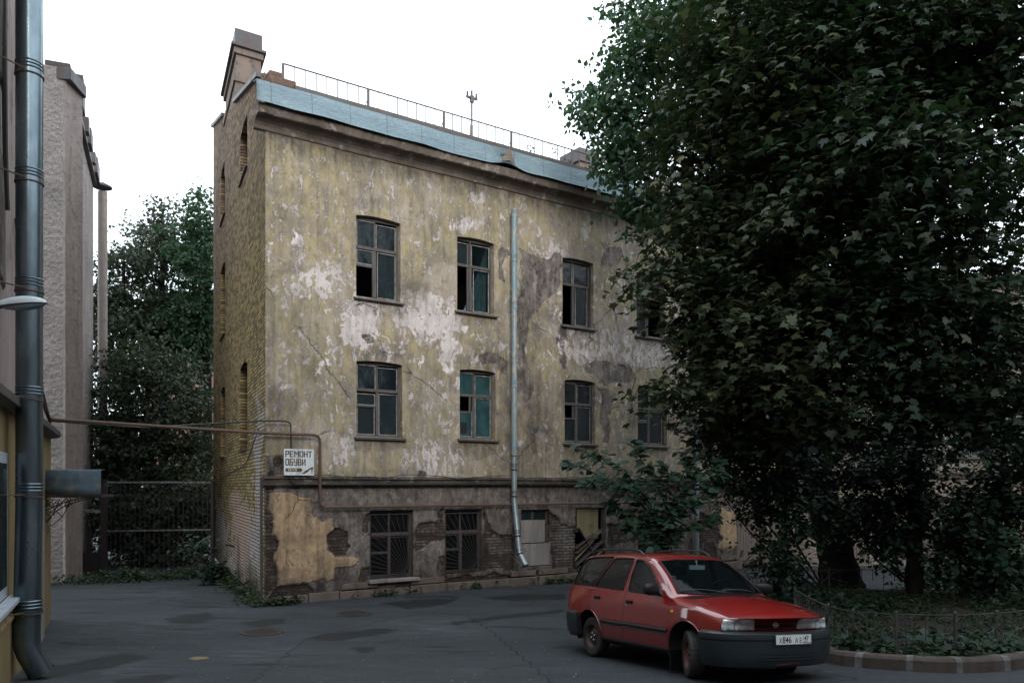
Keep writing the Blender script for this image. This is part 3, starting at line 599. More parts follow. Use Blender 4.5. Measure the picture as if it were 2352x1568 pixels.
# shell of the building: interior, back, roof
def lb(t): return (t*math.cos(R(79.33)), t*math.sin(R(79.33)))     # a point along the gable in building coordinates
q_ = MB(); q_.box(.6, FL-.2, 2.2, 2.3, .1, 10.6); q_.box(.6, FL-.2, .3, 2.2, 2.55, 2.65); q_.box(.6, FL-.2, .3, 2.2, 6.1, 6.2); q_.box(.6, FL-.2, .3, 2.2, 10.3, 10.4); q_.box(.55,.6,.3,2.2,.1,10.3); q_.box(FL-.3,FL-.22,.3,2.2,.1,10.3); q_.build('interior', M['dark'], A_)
bx, by = lb(13.7); q_ = MB(); q_.add([(bx, by, 0), (FL, by, 0), (FL, by, 15.2), (bx, by, 15.2), (FL, 0, 0), (FL, 0, 10.7)], [(0,1,2,3),(1,4,5,2)]); q_.build('back_wall', M['gable'], A_)
q_ = MB(); q_.add([(-.02, -.30, 11.04), (FL, -.30, 11.04), (FL, by, 15.25), (bx+.05, by, 15.25), (-.02, -.30, 10.9), (FL, -.30, 10.9), (FL, by, 15.1), (bx+.05, by, 15.1)], [(0,1,2,3),(7,6,5,4),(0,4,5,1),(1,5,6,2),(2,6,7,3)]); q_.build('roof', M['zinc_dark'], A_)
# plinth stones
q_ = MB(); rnd = random.Random(4); s_ = .15
while s_ < FL-1:
    L = rnd.uniform(.7, 1.1)
    if not (ds0-.1 < s_+L/2 < ds1+.1): q_ = MB(); q_.box(s_, s_+L-.02, -.075-rnd.uniform(0,.02), .0, -.1, .17+rnd.uniform(-.02,.02)); q_.build('plinth_stone', M['stone'], A_, bevel=.018)
    if rnd.random() < .35 and s_ > 1.5: q_ = MB(); q_.box(s_+.05, s_+L-.06, -.045, .0, .20, .34); q_.build('plinth_stone', M['stone'], A_, bevel=.018)
    s_ += L
# belt moulding and cornice (extruded profiles with worn edges)
def extrude_profile(name, prof, s0_, s1_, mat, par, n=220, wob=.012, seed=1, closed=True, smooth=False, holes=None):
    rnd = random.Random(seed); K = len(prof); V = []; ph = [rnd.uniform(0, 6) for _ in range(6)]
    for i in range(n+1):
        s_ = s0_+(s1_-s0_)*i/n
        for y, z in prof:
            wv = wob*(math.sin(s_*1.3+ph[0])+.6*math.sin(s_*3.7+ph[1])+.4*math.sin(s_*9+ph[2]))
            V.append((s_, y*(1+rnd.uniform(-.035,.035)*(abs(y) > .02)) if not smooth else y+wv*(abs(y) > .02), z+(wv*.8 if smooth else wv*.25)))
    Fc = [(i*K+k, (i+1)*K+k, (i+1)*K+(k+1) % K, i*K+(k+1) % K) for i in range(n) for k in range(K if closed else K-1)]
    if closed: Fc += [tuple(range(K-1, -1, -1)), tuple(n*K+k for k in range(K))]
    m_ = MB(); m_.v = V; m_.f = Fc; m_.m = [0]*len(Fc); return m_.build(name, mat, par, smooth=smooth)
zb = FA(605, 1095)[1]
extrude_profile('belt_moulding', [(.0,zb+.02),(-.09,zb),(-.10,zb-.035),(-.055,zb-.06),(-.05,zb-.13),(-.085,zb-.15),(-.08,zb-.18),(-.03,zb-.21),(.0,zb-.24)], -.06, FL, M['mould'], A_, 260)
extrude_profile('cornice', [(.03,10.14),(-.03,10.17),(-.05,10.24),(-.09,10.30),(-.16,10.35),(-.25,10.38),(-.31,10.39),(-.33,10.41),(-.34,10.60),(-.10,10.64),(.03,10.66)], -.26, FL, M['cornice'], A_, 240, .02, 3)
# eave flashing: wavy sheet with turned-out drip edge
q_ = MB(); n = 150; rnd = random.Random(8)
prof = [(-.43,10.62),(-.37,10.665),(-.36,10.85),(-.33,11.07),(-.12,11.10)]; V = []
for i in range(n+1):
    s_ = -.3+(FL+.3)*i/n; w1_ = .014*math.sin(s_*.9+.5)+.008*math.sin(s_*2.3)+.007*math.sin(s_*5.1+2); 
    tear = math.exp(-((s_-6.05)/.35)**2)
    for k, (y, z) in enumerate(prof): V.append((s_, y-w1_*(1.3 if k == 0 else .6)+(.10*tear if k in (1,2) else 0), z+w1_*.22-(.03 if k < 2 else 0)+(.10*tear*(1 if k < 2 else 0))+(0 if k else -.008*math.sin(s_*3.1))))
for i in range(n):
    for k in range(4):
        q_.f.append((i*5+k, (i+1)*5+k, (i+1)*5+k+1, i*5+k+1)); q_.m.append(0)
q_.v = V; fl_ = q_.build('eave_flashing', M['roof_metal'], A_, smooth=True, fix=False, ang=25)
sd_ = fl_.modifiers.new('t', 'SOLIDIFY'); sd_.thickness = .012
extrude_profile('gutter_strip', [(-.24,11.08),(-.28,11.09),(-.27,11.20),(-.14,11.22),(-.10,11.10)], .55, FL, M['galv_dark'] if 'galv_dark' in M else M['zinc_dark'], A_, 160, .012, 5, smooth=True)
tr_ = MB(); tr_.add([(5.85,-.40,10.70),(6.05,-.47,10.74),(6.28,-.40,10.70),(6.12,-.36,11.12),(5.98,-.33,10.9)], [(0,1,4),(1,2,3,4)]); o = tr_.build('torn_flap', M['wood_light'], A_); o.modifiers.new('t','SOLIDIFY').thickness = .008
# gable
def GAc(u):
    k = (u-1176)/F_; return (CX-k*CY)/(k*.9118+.4108)
def GAinv(t, z_):
    X = CX-.4108*t; Y = CY+.9118*t; return 1176+F_*X/Y, HV+F_*(CZ-(z_-.06))/Y
def GA(u, v):
    t = GAc(u); return t, CZ+(HV-v)/F_*(CY+.9118*t)+.06
gab = empty('gable_frame'); gab.parent = A_; gab.rotation_euler = (0,0,R(79.33)); 
gz_top = lambda t: 11.45+.305*t
ta, tb = GAc(568), GAc(552); tc_, td = GAc(517), GAc(507)
GH = [(ta, tb, 3.5, 5.75, .12), (tc_, td, 3.5, 5.75, .12), (tc_, td, 7.4, 9.72, .12), (tc_, td, 11.2, 12.9, .12), (ta, tb, 10.6, 11.95, .1)]
bpy.data.objects.remove(gab)
gw = wall_grid('gable_wall', 13.7, gz_top, .11, GH, amap_from(GAinv, [('E',594,1150,12,300,.85),('E',505,1230,22,100,.75),('E',592,960,9,90,.7),('E',560,1250,40,120,.72),('E',530,1320,30,60,.7)], (), (), [('E',553,1230,22,90,.85),('E',538,1150,18,30,.7)],
   [('E',500,700,20,300,.3),('E',560,1330,60,40,.6),('E',545,1160,40,14,.4),('E',600,400,16,260,.45),('E',497,1200,10,120,.4),('E',575,1345,40,30,.8),('E',520,1000,50,60,.35),('E',500,400,16,200,.4)], (.05,0,0,0,.1)), M['gable'], A_, -1, .26, disp=0)
gw.rotation_euler = (0, 0, R(79.33))
for (a_, b_, c_, d_, _) in GH:
    q_ = MB(); q_.box(a_+.01, b_-.01, -.28, -.24, c_, d_); o = q_.build('blind_window', M['brick_dark'] if 'brick_dark' in M else M['dark'], A_); o.rotation_euler = (0,0,R(79.33))
    q_ = MB(); q_.box(a_-.05, b_+.05, -.23, .06, c_-.05, c_-.01); o = q_.build('blind_sill', M['zinc_dark'], A_, bevel=.005); o.rotation_euler = (0,0,R(79.33))
def cap(t0, t1):
    q_ = MB(); d = .11
    z0_, z1_ = gz_top(t0), gz_top(t1)
    q_.add([(t0,.09,z0_),(t1,.09,z1_),(t1,-.42,z1_),(t0,-.42,z0_),(t0,.09,z0_+d),(t1,.09,z1_+d),(t1,-.42,z1_+d),(t0,-.42,z0_+d)], [(3,2,1,0),(4,5,6,7),(0,1,5,4),(1,2,6,5),(2,3,7,6),(3,0,4,7)])
    o = q_.build('parapet_cap', M['zinc_dark'], A_, bevel=.01); o.rotation_euler = (0,0,R(79.33))
cap(.9, 6.0); cap(9.5, 13.75)
q_ = MB(); q_.box(.0, .6, -.24, .2, 11.12, 11.30); q_.box(.02, .30, -.2, .3, 11.30, 11.42); q_.build('brick_parapet', M['redbrick'], A_, bevel=.03)
# chimneys
def chimney(x0, y0, L, Wd, zb_, zs, kx=.188, name='chimney', par=A_):
    ch = None
    for (za, zc, ex, mt) in zs:
        q_ = MB(); vs = []
        for z in (za, zc):
            for a_, b_ in ((-ex, -ex), (Wd+ex, -ex), (Wd+ex, L+ex), (-ex, L+ex)): vs.append((x0+a_+b_*kx, y0+b_, z))
        q_.add(vs, [(3,2,1,0),(4,5,6,7),(0,1,5,4),(1,2,6,5),(2,3,7,6),(3,0,4,7)])
        o = q_.build(name if ch is None else 'chimney_cap' if 'zinc' in mt else 'chimney_collar', M[mt], ch or par, bevel=.012)
        if ch is None: ch = o
    return ch
x0_, y0_ = lb(6.2)
chimney(x0_, y0_, 3.2, .78, 12.5, [(12.4,14.0,-.01,'chimney'),(14.0,14.2,.04,'chimney'),(14.2,14.8,-.04,'chimney'),(14.8,14.98,.03,'chimney'),(14.98,15.06,.11,'zinc_dark'),(15.06,15.52,.0,'zinc_dark')])
chimney(11.2, 3.0, 1.0, .8, 11.5, [(11.6,13.0,.0,'chimney'),(13.0,13.08,.06,'zinc_dark'),(13.08,13.45,.02,'zinc_dark')], 0)
q_ = MB(); q_.box(14.8, 15.5, 3.0, 4.2, 11.6, 13.3); q_.build('chimney', M['chimney'], A_, bevel=.02)
# roof railing
rl = MB(); posts = [.49+2.05*i for i in range(9)]; yr = .3
rl.tube([(.49, yr, 11.88), (FL, yr, 11.88)], .018, 6)
ra = rl.build('roof_railing', M['iron_teal'] if 'iron_teal' in M else M['grey_iron'], A_, smooth=True)
for s_ in posts:
    p_ = MB(); p_.box(s_-.028, s_+.028, yr-.02, yr+.02, 11.25, 11.88); p_.tube([(s_-.02, yr, 11.62), (s_-.12, yr+.16, 11.26)], .01, 5); p_.build('railing_post', M['grey_iron'], ra)
for i in range(len(posts)-1):
    for j in range(1, 8):
        s_ = posts[i]+2.05*j/8; p_ = MB(); p_.tube([(s_, yr, 11.2), (s_+.006*math.sin(j*3+i), yr, 11.88)], .0125, 5, caps=False); p_.build('baluster', M['grey_iron'], ra)
# mast with insulators on the roof
ms = empty('wire_mast', (0,0,0), 0, 'thin steel mast with a crossarm and three insulators on the roof edge', 'mast'); X_, Y_ = 5.85, 1.0
ms.location = A_.matrix_basis @ Vector((X_, Y_, 11.3)); ms.rotation_euler = (0,0,RZ)
q_ = MB(); q_.tube([(0,0,0),(0,0,.8)], .035, 8); q_.tube([(0,0,.8),(0,0,1.62)], .026, 8); q_.build('pole', M['grey_iron'], ms, smooth=True)
q_ = MB(); q_.box(-.17,.17,-.03,.03,1.50,1.55); q_.box(-.05,.05,-.04,.04,1.40,1.58); q_.build('crossarm', M['grey_iron'], ms)
for x_ in (-.14, 0, .14):
    q_ = MB(); q_.lathe([(.0,.0),(.022,.0),(.03,.04),(.02,.06),(.03,.09),(.012,.13),(0,.14)], 10, Matrix.Translation((x_,0,1.55 if x_ else 1.6))); q_.build('insulator', M['black_iron'], ms, smooth=True)
# weeds growing from the eave are added with the plants

# ------------------------------------------------------------ drainpipes on the facade
def drain(name, label, pts, r, bands, mat, ribs=True, rz=RZ, loc=(CX, CY, -.06), rim=None, group=None):
    root = empty(name, loc, rz, label, 'drainpipe', group)
    q_ = MB(); q_.tube(pts, r, 18, caps=False); q_.tube(pts, r-.006, 18, caps=False)
    q_.build('pipe', M[mat], root, smooth=True, fix=False)
    P_ = [Vector(p) for p in pts]; cum = [0]
    for i in range(len(P_)-1): cum.append(cum[-1]+(P_[i+1]-P_[i]).length)
    def at(d):
        for i in range(len(P_)-1):
            if d <= cum[i+1] or i == len(P_)-2:
                t = (d-cum[i])/(cum[i+1]-cum[i]); return P_[i].lerp(P_[i+1], t), (P_[i+1]-P_[i]).normalized()
    for b_ in bands:
        c, t = at(b_*cum[-1]); q_ = MB()
        q_.tube([c-t*.02, c+t*.02], r+.012, 18)
        for dz in (-.075, -.11, -.145) if ribs else (): q_.tube([c+t*(dz-.008), c+t*dz, c+t*(dz+.008)], [r+.001, r+.008, r+.001], 18, caps=False)
        q_.build('clamp', M['black_iron'] if 'old' not in mat else M[mat], root, smooth=True)
    c0, t0 = at(0); c1, t1 = at(cum[-1]); q_ = MB(); q_.tube([c1-t1*.01, c1+t1*.012], r+.012, 18, caps=False); q_.build('outlet_rim', M['galv'], root, smooth=True)
    return root
yp = -.20
def fp(u, v, y=yp): s_, z_ = FA(u, v, y); return (s_, y, z_)
sx = fp(1181, 800)[0]
drain('drainpipe', 'peeling pale blue drainpipe between the second and third window columns', [(sx, yp, fp(1181,480)[2]), (sx, yp, fp(1181,1046)[2])], .073, [.03,.21,.40,.62,.72,.985], 'pipe_old', True, group='drainpipes on the derelict facade')
drain('drainpipe', 'bare galvanised lower drainpipe ending in an angled outlet above the pavement', bend([(sx, yp, fp(1181,1048)[2]), (sx, yp, fp(1184,1150)[2]), (fp(1193,1270,-.42)[0], -.42, fp(1193,1270,-.42)[2]), (fp(1207,1298,-.62)[0], -.62, fp(1207,1298,-.62)[2])], .1), .072, [.12,.36,.72,.88], 'galv_light', True, group='drainpipes on the derelict facade')
sx2 = fp(1600, 1000)[0]
drain('drainpipe', 'rusty and galvanised drainpipe half hidden by leaves right of the last windows', [(sx2, yp, 10.2), (sx2, yp, .45)], .075, [.2,.4,.6,.78,.9], 'galv_light', True, group='drainpipes on the derelict facade')
q_ = MB(); q_.tube([(.14, .07, .1), (.14, .07, zb)], .03, 10)
o = q_.build('corner_conduit', M['zinc_dark'], None, smooth=True); o.location = (CX, CY, -.06); o.rotation_euler = (0,0,RZ+R(79.33)); tag(o, 'thin dark conduit running up the wall beside the building corner', 'conduit')
# ------------------------------------------------------------ gas pipes and cables
def wpt(s_, y, z): return A_.matrix_basis @ Vector((s_, y, z))
pA = P(112, 962, 15.7)
s6, z6 = FA(605, 994, -.14); s7, z7 = FA(735, 999, -.14); _, z8 = FA(735, 1165, -.14); s9, z9 = FA(1395, 1158, -.14)
q_ = MB(); pth = [P(93,905,14.6), P(108,950,15.4), pA, wpt(s6-.15, -.17, z6), wpt(s7, -.14, z7), wpt(s7, -.14, z8), wpt(FL-2, -.14, z8)]
q_.tube(bend(pth, .16), .032, 10)
o = q_.build('gas_pipe', M['rust'], None, smooth=True); tag(o, 'rusty brown gas pipe crossing from the left house and running along the facade', 'gas pipe')
s6, z6 = FA(640, 966, -.14); s7, z7 = FA(668, 968, -.14); _, z8 = FA(669, 1112, -.14)
q_ = MB(); q_.tube(bend([P(112,966,15.75), P(330,982,16.8), wpt(s6-.5,-.16,z6-.03), wpt(s6,-.14,z6), wpt(s7,-.14,z7), wpt(s7,-.14,z8), wpt(s7+.5,-.14,z8), wpt(FL-3,-.13,z8+.04)], .14), .017, 8)
o = q_.build('conduit_pipe', M['cable'], None, smooth=True); tag(o, 'thin black pipe crossing above the rusty gas pipe and dropping past the sign', 'pipe')
q_ = MB(); gp = lambda u, v: (GAc(u), .05, GA(u, v)[1]); q_.tube(catmull([gp(599,985),gp(590,1010),gp(576,1050),gp(560,1072),gp(536,1084),gp(512,1100),gp(492,1113)], 5), .013, 6)
o = q_.build('wall_cable', M['cable'], None, smooth=True); o.location = (CX, CY, -.06); o.rotation_euler = (0,0,RZ+R(79.33)); tag(o, 'black cable sagging along the brick gable wall', 'cable')
q_ = MB(); q_.tube([wpt(0,-.1,zb+.09)]+[wpt(.4*i, -.10-.01*math.sin(i*1.7), zb+.045+.03*math.sin(i*.9)-.05*(i % 5 == 2)) for i in range(1, 42)], .009, 5)
o = q_.build('wall_cable', M['cable'], None, smooth=True); tag(o, 'black cable lying along the belt moulding of the facade', 'cable')
q_ = MB(); q_.tube(sag(P(745,130,21), P(1100,-35,13), .1), .005, 4, caps=False); o = q_.build('overhead_wire', M['sash'], None); tag(o, 'thin pale wire crossing the white sky above the roof', 'wire')

# ------------------------------------------------------------ the sign
M['sign_white'] = old_render('worn_white_enamel', (.62,.68,.70), (.56,.62,.65), (.45,.50,.52), .1, .003, 5)
M['sign_brown'] = simple('brown_lettering', (.115,.06,.018), .7, bump=0)
sgn = empty('shop_sign', (0,0,0), RZ, 'small white board with brown Cyrillic lettering, arrow and shoe on the corner', 'sign')
s0_, z1_ = FA(652, 1030, -.17); s1_, _ = FA(721, 1030, -.17); z0_ = FA(652, 1091, -.17)[1]
sgn.location = wpt(s0_, -.17, z0_); WS, HS = s1_-s0_, z1_-z0_
q_ = MB(); q_.box(0, WS, -.008, .008, 0, HS); q_.build('board', M['sign_white'], sgn, bevel=.003)
q_ = MB(); q_.box(.1, .13, .008, .17, .1, HS-.1); q_.box(WS-.13, WS-.10, .008, .17, .1, HS-.1); q_.build('bracket', M['black_iron'], sgn)
GL = {  # strokes on a 4 x 6 grid: rectangles (x0,x1,y0,y1)
 'Р':[(0,1,0,6),(1,4,5,6),(3,4,2.6,5),(1,3,2.3,3.3)], 'Е':[(0,1,0,6),(1,3.6,5,6),(1,3.2,2.6,3.5),(1,3.6,0,1)], 'М':[(0,1,0,6),(4,5,0,6),('q',(1,6),(1,4.4),(2.5,1.8),(2.5,3.6)),('q',(4,6),(4,4.4),(2.5,1.8),(2.5,3.6))],
 'О':[(0,1,.5,5.5),(3,4,.5,5.5),(.5,3.5,5,6),(.5,3.5,0,1)], 'Н':[(0,1,0,6),(3,4,0,6),(1,3,2.5,3.5)], 'Т':[(0,4,5,6),(1.5,2.5,0,5)], 'Б':[(0,1,0,6),(1,3.7,5,6),(1,3.4,2.7,3.6),(3,4,.4,3.2),(1,3.6,0,1)],
 'У':[(0,1,3,6),(3,4,.5,6),(.6,3,2.3,3.2),(.4,3.4,0,1)], 'В':[(0,1,0,6),(1,3.4,5,6),(1,3.4,2.6,3.5),(1,3.4,0,1),(2.9,3.8,3.3,5.3),(3,4,.6,2.8)], 'И':[(0,1,0,6),(3,4,0,6),('q',(1,0),(1,1.7),(3,6),(3,4.3))],
 '1':[(1.2,2.2,0,6),(.4,1.2,4.3,5.2)], '0':[(0,1,.3,5.7),(2.6,3.6,.3,5.7),(.6,3,5,6),(.6,3,0,1)], '9':[(0,1,2.8,5.7),(2.6,3.6,.4,5.7),(.6,3,5,6),(.6,3,2.4,3.3),(.3,3,0,1)], '-':[(.3,2.8,2.5,3.5)]}
def letters(txt, x, z, h, wd, mb, y, gap=.28, mir=1):
    u_ = h/6; k = wd/4
    for chh in txt:
        for r_ in GL[chh]:
            if r_[0] == 'q': mb.prism([(x+p[0]*k, z+p[1]*u_) for p in r_[1:]], lambda a, b: (a, y, b), lambda a, b: (a, y-.002, b))
            else: mb.box(x+r_[0]*k-.12*k, x+r_[1]*k+.12*k, y-.002, y, z+r_[2]*u_, z+r_[3]*u_)
        x += (5 if chh == 'М' else 3 if chh == '-' else 4)*k+gap*wd
q_ = MB(); letters('РЕМОНТ', WS*.045, HS*.69, HS*.24, WS*.124, q_, -.009, .17); letters('ОБУВИ', WS*.045, HS*.37, HS*.26, WS*.118, q_, -.009, .16); q_.build('lettering', M['sign_brown'], sgn, fix=False)
q_ = MB(); q_.prism([(WS*.05,HS*.14),(WS*.53,HS*.14),(WS*.53,HS*.10),(WS*.62,HS*.205),(WS*.53,HS*.31),(WS*.53,HS*.27),(WS*.05,HS*.27)], lambda a, b: (a, -.009, b), lambda a, b: (a, -.011, b)); ar = q_.build('arrow', M['sign_brown'], sgn)
q_ = MB(); letters('10-19', WS*.13, HS*.165, HS*.085, WS*.05, q_, -.0115, .25); q_.build('opening_hours', M['sign_white'], ar, fix=False)
sh = [(.57,.055),(.68,.065),(.77,.12),(.84,.20),(.905,.255),(.92,.06),(.938,.06),(.945,.22),(.985,.31),(.93,.325),(.86,.285),(.78,.225),(.70,.185),(.66,.13),(.58,.085)]
q_ = MB(); q_.prism([(a*WS, b*HS) for a, b in sh], lambda a, b: (a, -.009, b), lambda a, b: (a, -.011, b)); q_.build('shoe_silhouette', M['sign_brown'], sgn, fix=False)

# ------------------------------------------------------------ left house with the big drainpipe
LC = Vector((-8.83, 15.84, -.06)); LRZ = math.atan2(-.9063, .4227)      # local x runs towards the viewer, local y = out of the courtyard side (+y faces the yard)
LH = empty('town_house', LC, LRZ, 'ochre and grey rendered house with a large steel downpipe at the left edge', 'building')
LHY = 1   # yard side
def LW(r_, y, z): return LH.matrix_basis @ Vector((r_, y, z))
q_ = MB(); q_.box(-.0, 10, -5, .0, -.3, 3.60); lhw = q_.build('ground_floor_wall', M['yellowwall'], LH)
q_ = MB(); q_.box(.45, 10.2, -5, -.09, 3.60, 22); q_.build('upper_wall', M['upwall'], LH)
q_ = MB(); q_.add([(-.12,.16,3.50),(10,.16,3.50),(10,.16,3.60),(-.12,.16,3.60),(-.12,-.12,3.86),(10,-.12,3.86),(-.12,.02,3.46),(10,.02,3.46)], [(0,1,2,3),(3,2,5,4),(0,6,7,1),(0,3,4,6)]); q_.build('ledge_flashing', M['zinc_dark'], LH, bevel=.006)
q_ = MB(); q_.box(5.6, 10, -.02, .07, -.2, 1.02); q_.add([(5.58,.10,1.02),(10,.10,1.02),(10,-.01,1.12),(5.58,-.01,1.12),(5.58,.10,.98),(10,.10,.98)], [(0,1,2,3),(4,5,1,0)]); q_.build('plinth', M['yellowwall'], LH, bevel=.008)
q_ = MB(); q_.box(2.0, 2.55, .0, .05, .0, 2.3); q_.build('door_jamb', M['board'], LH, bevel=.006)
q_ = MB(); q_.box(6.55, 8.3, -.10, .02, 1.24, 2.95); wf = q_.build('window', M['white_trim'], LH, bevel=.01)
q_ = MB(); q_.box(6.70, 8.15, .02, .03, 1.38, 2.82); q_.build('pane', M['pane'], wf)
q_ = MB(); q_.box(6.42, 8.4, .02, .16, 1.18, 1.235); q_.build('sill', M['white_trim'], wf, bevel=.006)
# worn cracks and consoles on the upper wall
q_ = MB(); q_.tube(catmull([(6.2,-.05,8.6),(6.3,-.04,7.6),(6.15,-.05,6.7),(6.05,-.04,6.0)],6), [.03]*19, 6); q_.tube(catmull([(5.0,-.05,6.2),(4.5,-.04,5.6),(3.2,-.05,4.9),(1.2,-.04,4.2),(.2,.0,3.75)],6), .028, 6); q_.build('loose_cable', M['cable'], LH, smooth=True)
rnd = random.Random(3)
for k_ in range(5):
    z_ = 5+2.4*k_; q_ = MB(); q_.add([(6.0-.2*k_%2,-.09,z_),(6.7,-.09,z_+.1),(6.9,-.09,z_+1.3),(6.3,-.09,z_+1.7),(5.9,-.09,z_+.9)]+[(6.0-.2*k_%2+.03,-.06,z_+.05),(6.6,-.06,z_+.15),(6.8,-.06,z_+1.25),(6.3,-.06,z_+1.6),(6.0,-.06,z_+.9)],
       [(5,6,7,8,9),(0,1,6,5),(1,2,7,6),(2,3,8,7),(3,4,9,8),(4,0,5,9)]); q_.build('loose_plaster', M['cornice'], LH)
px_, py_ = 6.5, .24     # downpipe axis
Lr = .148
zb0 = .42
pts = bend([(px_, py_, 21), (px_, py_, 2.35), (px_+.10, py_-.02, .62), (px_+.08, py_+.13, .30)], .1)
root = drain('downpipe', 'large shiny steel downpipe on the ochre house at the left edge', pts, Lr, [], 'galv', rz=LRZ, loc=LC)
for z_ in [1.05, 2.45, 3.62, 4.93, 6.25, 7.55, 8.85, 10.1]:
    dx_ = max(0, (2.35-z_))*.07; q_ = MB(); c = Vector((px_+dx_, py_, z_)); q_.tube([c-Vector((0,0,.018)), c+Vector((0,0,.018))], Lr+.01, 24)
    for dz in (.05,.09,.13): q_.tube([c+Vector((0,0,dz-.01)), c+Vector((0,0,dz)), c+Vector((0,0,dz+.01))], [Lr+.001,Lr+.009,Lr+.001], 24, caps=False)
    q_.build('clamp', M['galv'], root, smooth=True)
    q_ = MB(); q_.tube([c+Vector((.12,0,0)), c+Vector((.5,-.40,0))], .009, 6); q_.tube([c-Vector((0,0,.03)), c-Vector((0,0,.016))], Lr+.014, 24); q_.build('clamp_rod', M['rust'], root)
q_ = MB(); q_.tube(bend([(4.1,.10,3.9),(4.1,.10,1.3),(4.3,.12,.75)], .1), .045, 10)
o = q_.build('rusty_pipe', M['rust'], None, smooth=True); o.matrix_basis = LH.matrix_basis.copy(); tag(o, 'rusty vertical pipe between the steel downpipe and the door jamb', 'pipe')
# street lamp on the wall
M['lamp_grey'] = simple('pale_grey_lamp_housing', (.58,.66,.69), .45, scale=5, c2=(.47,.54,.57), bump=.1)
g_ = G('lamp_cover'); g_.set(col=(.20,.25,.27), rough=.2, spec=.6); M['lamp_cover'] = g_.mat
lp = empty('street_lamp', P(46, 701, 9.0), R(4), 'pale grey street lamp head reaching across the steel downpipe', 'street lamp')
def superlamp(mb, L, Wd, Ht, z0, up=1):
    N, K = 18, 12; V = []
    for i in range(N+1):
        t = i/N; x = -L*.5+L*t; w_ = Wd*math.sin(math.pi*min(1, max(.02, .12+.86*t)))**.5*(.55+.45*t) if t < 1 else .01
        h_ = Ht*math.sin(math.pi*min(.98, .12+.86*t))**.6*(.7+.3*t)
        for k in range(K+1):
            a = math.pi*k/K; V.append((x, w_*.5*math.cos(a), z0+x*.10+up*h_*math.sin(a)))
    F = [(i*(K+1)+k, (i+1)*(K+1)+k, (i+1)*(K+1)+k+1, i*(K+1)+k+1) for i in range(N) for k in range(K)]
    mb.add(V, F)
q_ = MB(); superlamp(q_, .56, .25, .115, .0); q_.build('housing', M['lamp_grey'], lp, smooth=True)
q_ = MB(); superlamp(q_, .42, .2, .065, .012, -1); o = q_.build('cover', M['lamp_cover'], lp, smooth=True); o.location = (.05,0,-.012)
q_ = MB(); superlamp(q_, .575, .262, .012, .0); superlamp(q_, .575, .262, .014, .0, -1); q_.build('rim', M['grey_iron'], lp, smooth=True)
q_ = MB(); q_.tube([(-.2,0,-.01),(-.5,.03,-.09),(-.9,.1,-.16)], .028, 10); q_.build('arm', M['grey_iron'], lp, smooth=True)

# awning and its scrolled bracket
cy_ = 15.05
aw = empty('door_awning', (-8.5, cy_, 2.3), 0, 'curved grey sheet metal awning on scrolled iron brackets', 'awning')
M['awn'] = old_render('weathered_galvanised_awning', (.125,.17,.195), (.085,.12,.145), (.20,.185,.18), .15, .005, 2.2)
q_ = MB(); N = 10
for i in range(N+1):
    a = R(90*i/N); y = .55*(1-math.sin(a))*1.0-.05; z = .48*math.cos(a)*0
pr = [(.14, .485), (.03, .478), (.005, .46), (.0, .30), (-.004, .16), (-.012, .04)]
for y, z in pr: q_.v += [(-.15, y-.3, z), (1.17, y-.3, z)]
q_.f = [(2*i, 2*i+1, 2*i+3, 2*i+2) for i in range(len(pr)-1)]; q_.m = [0]*len(q_.f)
o = q_.build('awning_sheet', M['awn'], aw, smooth=True, fix=False, ang=60); o.modifiers.new('t','SOLIDIFY').thickness = .008
q_ = MB(); q_.bar((-.15,-.30,.02),(1.19,-.30,.02),.05,.05); q_.bar((-.15,.38,.02),(1.19,.12,.02),.05,.05); q_.bar((1.16,-.30,.02),(1.16,.12,.02),.05,.05); q_.box(-.15,1.16,-.27,.10,-.01,.0); q_.build('awning_frame', M['black_iron'], aw)
def spiral(cx, cz, r0, turns, a0, d=1, n=26, y=0): return [(cx+r0*(1-.8*i/n)*math.cos(a0+d*turns*2*math.pi*i/n), y, cz+r0*(1-.8*i/n)*math.sin(a0+d*turns*2*math.pi*i/n)) for i in range(n+1)]
q_ = MB(); 
for y_ in (-.28, .10):
    q_.tube(catmull([(-.10,y_,-1.0),(-.06,y_,-.75),(.0,y_,-.45),(.22,y_,-.22),(.6,y_,-.07),(.95,y_,.0)], 6), .010, 6)
    q_.tube(catmull([(-.12,y_,-.55),(.1,y_,-.5),(.3,y_,-.3),(.42,y_,-.04)], 6), .008, 6)
    for c in ((.02,-.36,.10,1.3,0,1),(.20,-.13,.075,1.2,3,-1),(.36,-.16,.07,1.3,0,1),(.52,-.06,.05,1.2,2,-1),(.05,-.12,.08,1.2,1,1),(-.02,-.62,.06,1.2,2,-1)): q_.tube(spiral(*c, y=y_), .007, 5)
    q_.tube([(-.1,y_,-.02),(.28,y_,-.38)], .008, 5); q_.tube([(-.1,y_,-.42),(.34,y_,-.03)], .008, 5)
q_.build('scroll_bracket', M['black_iron'], aw, smooth=True)

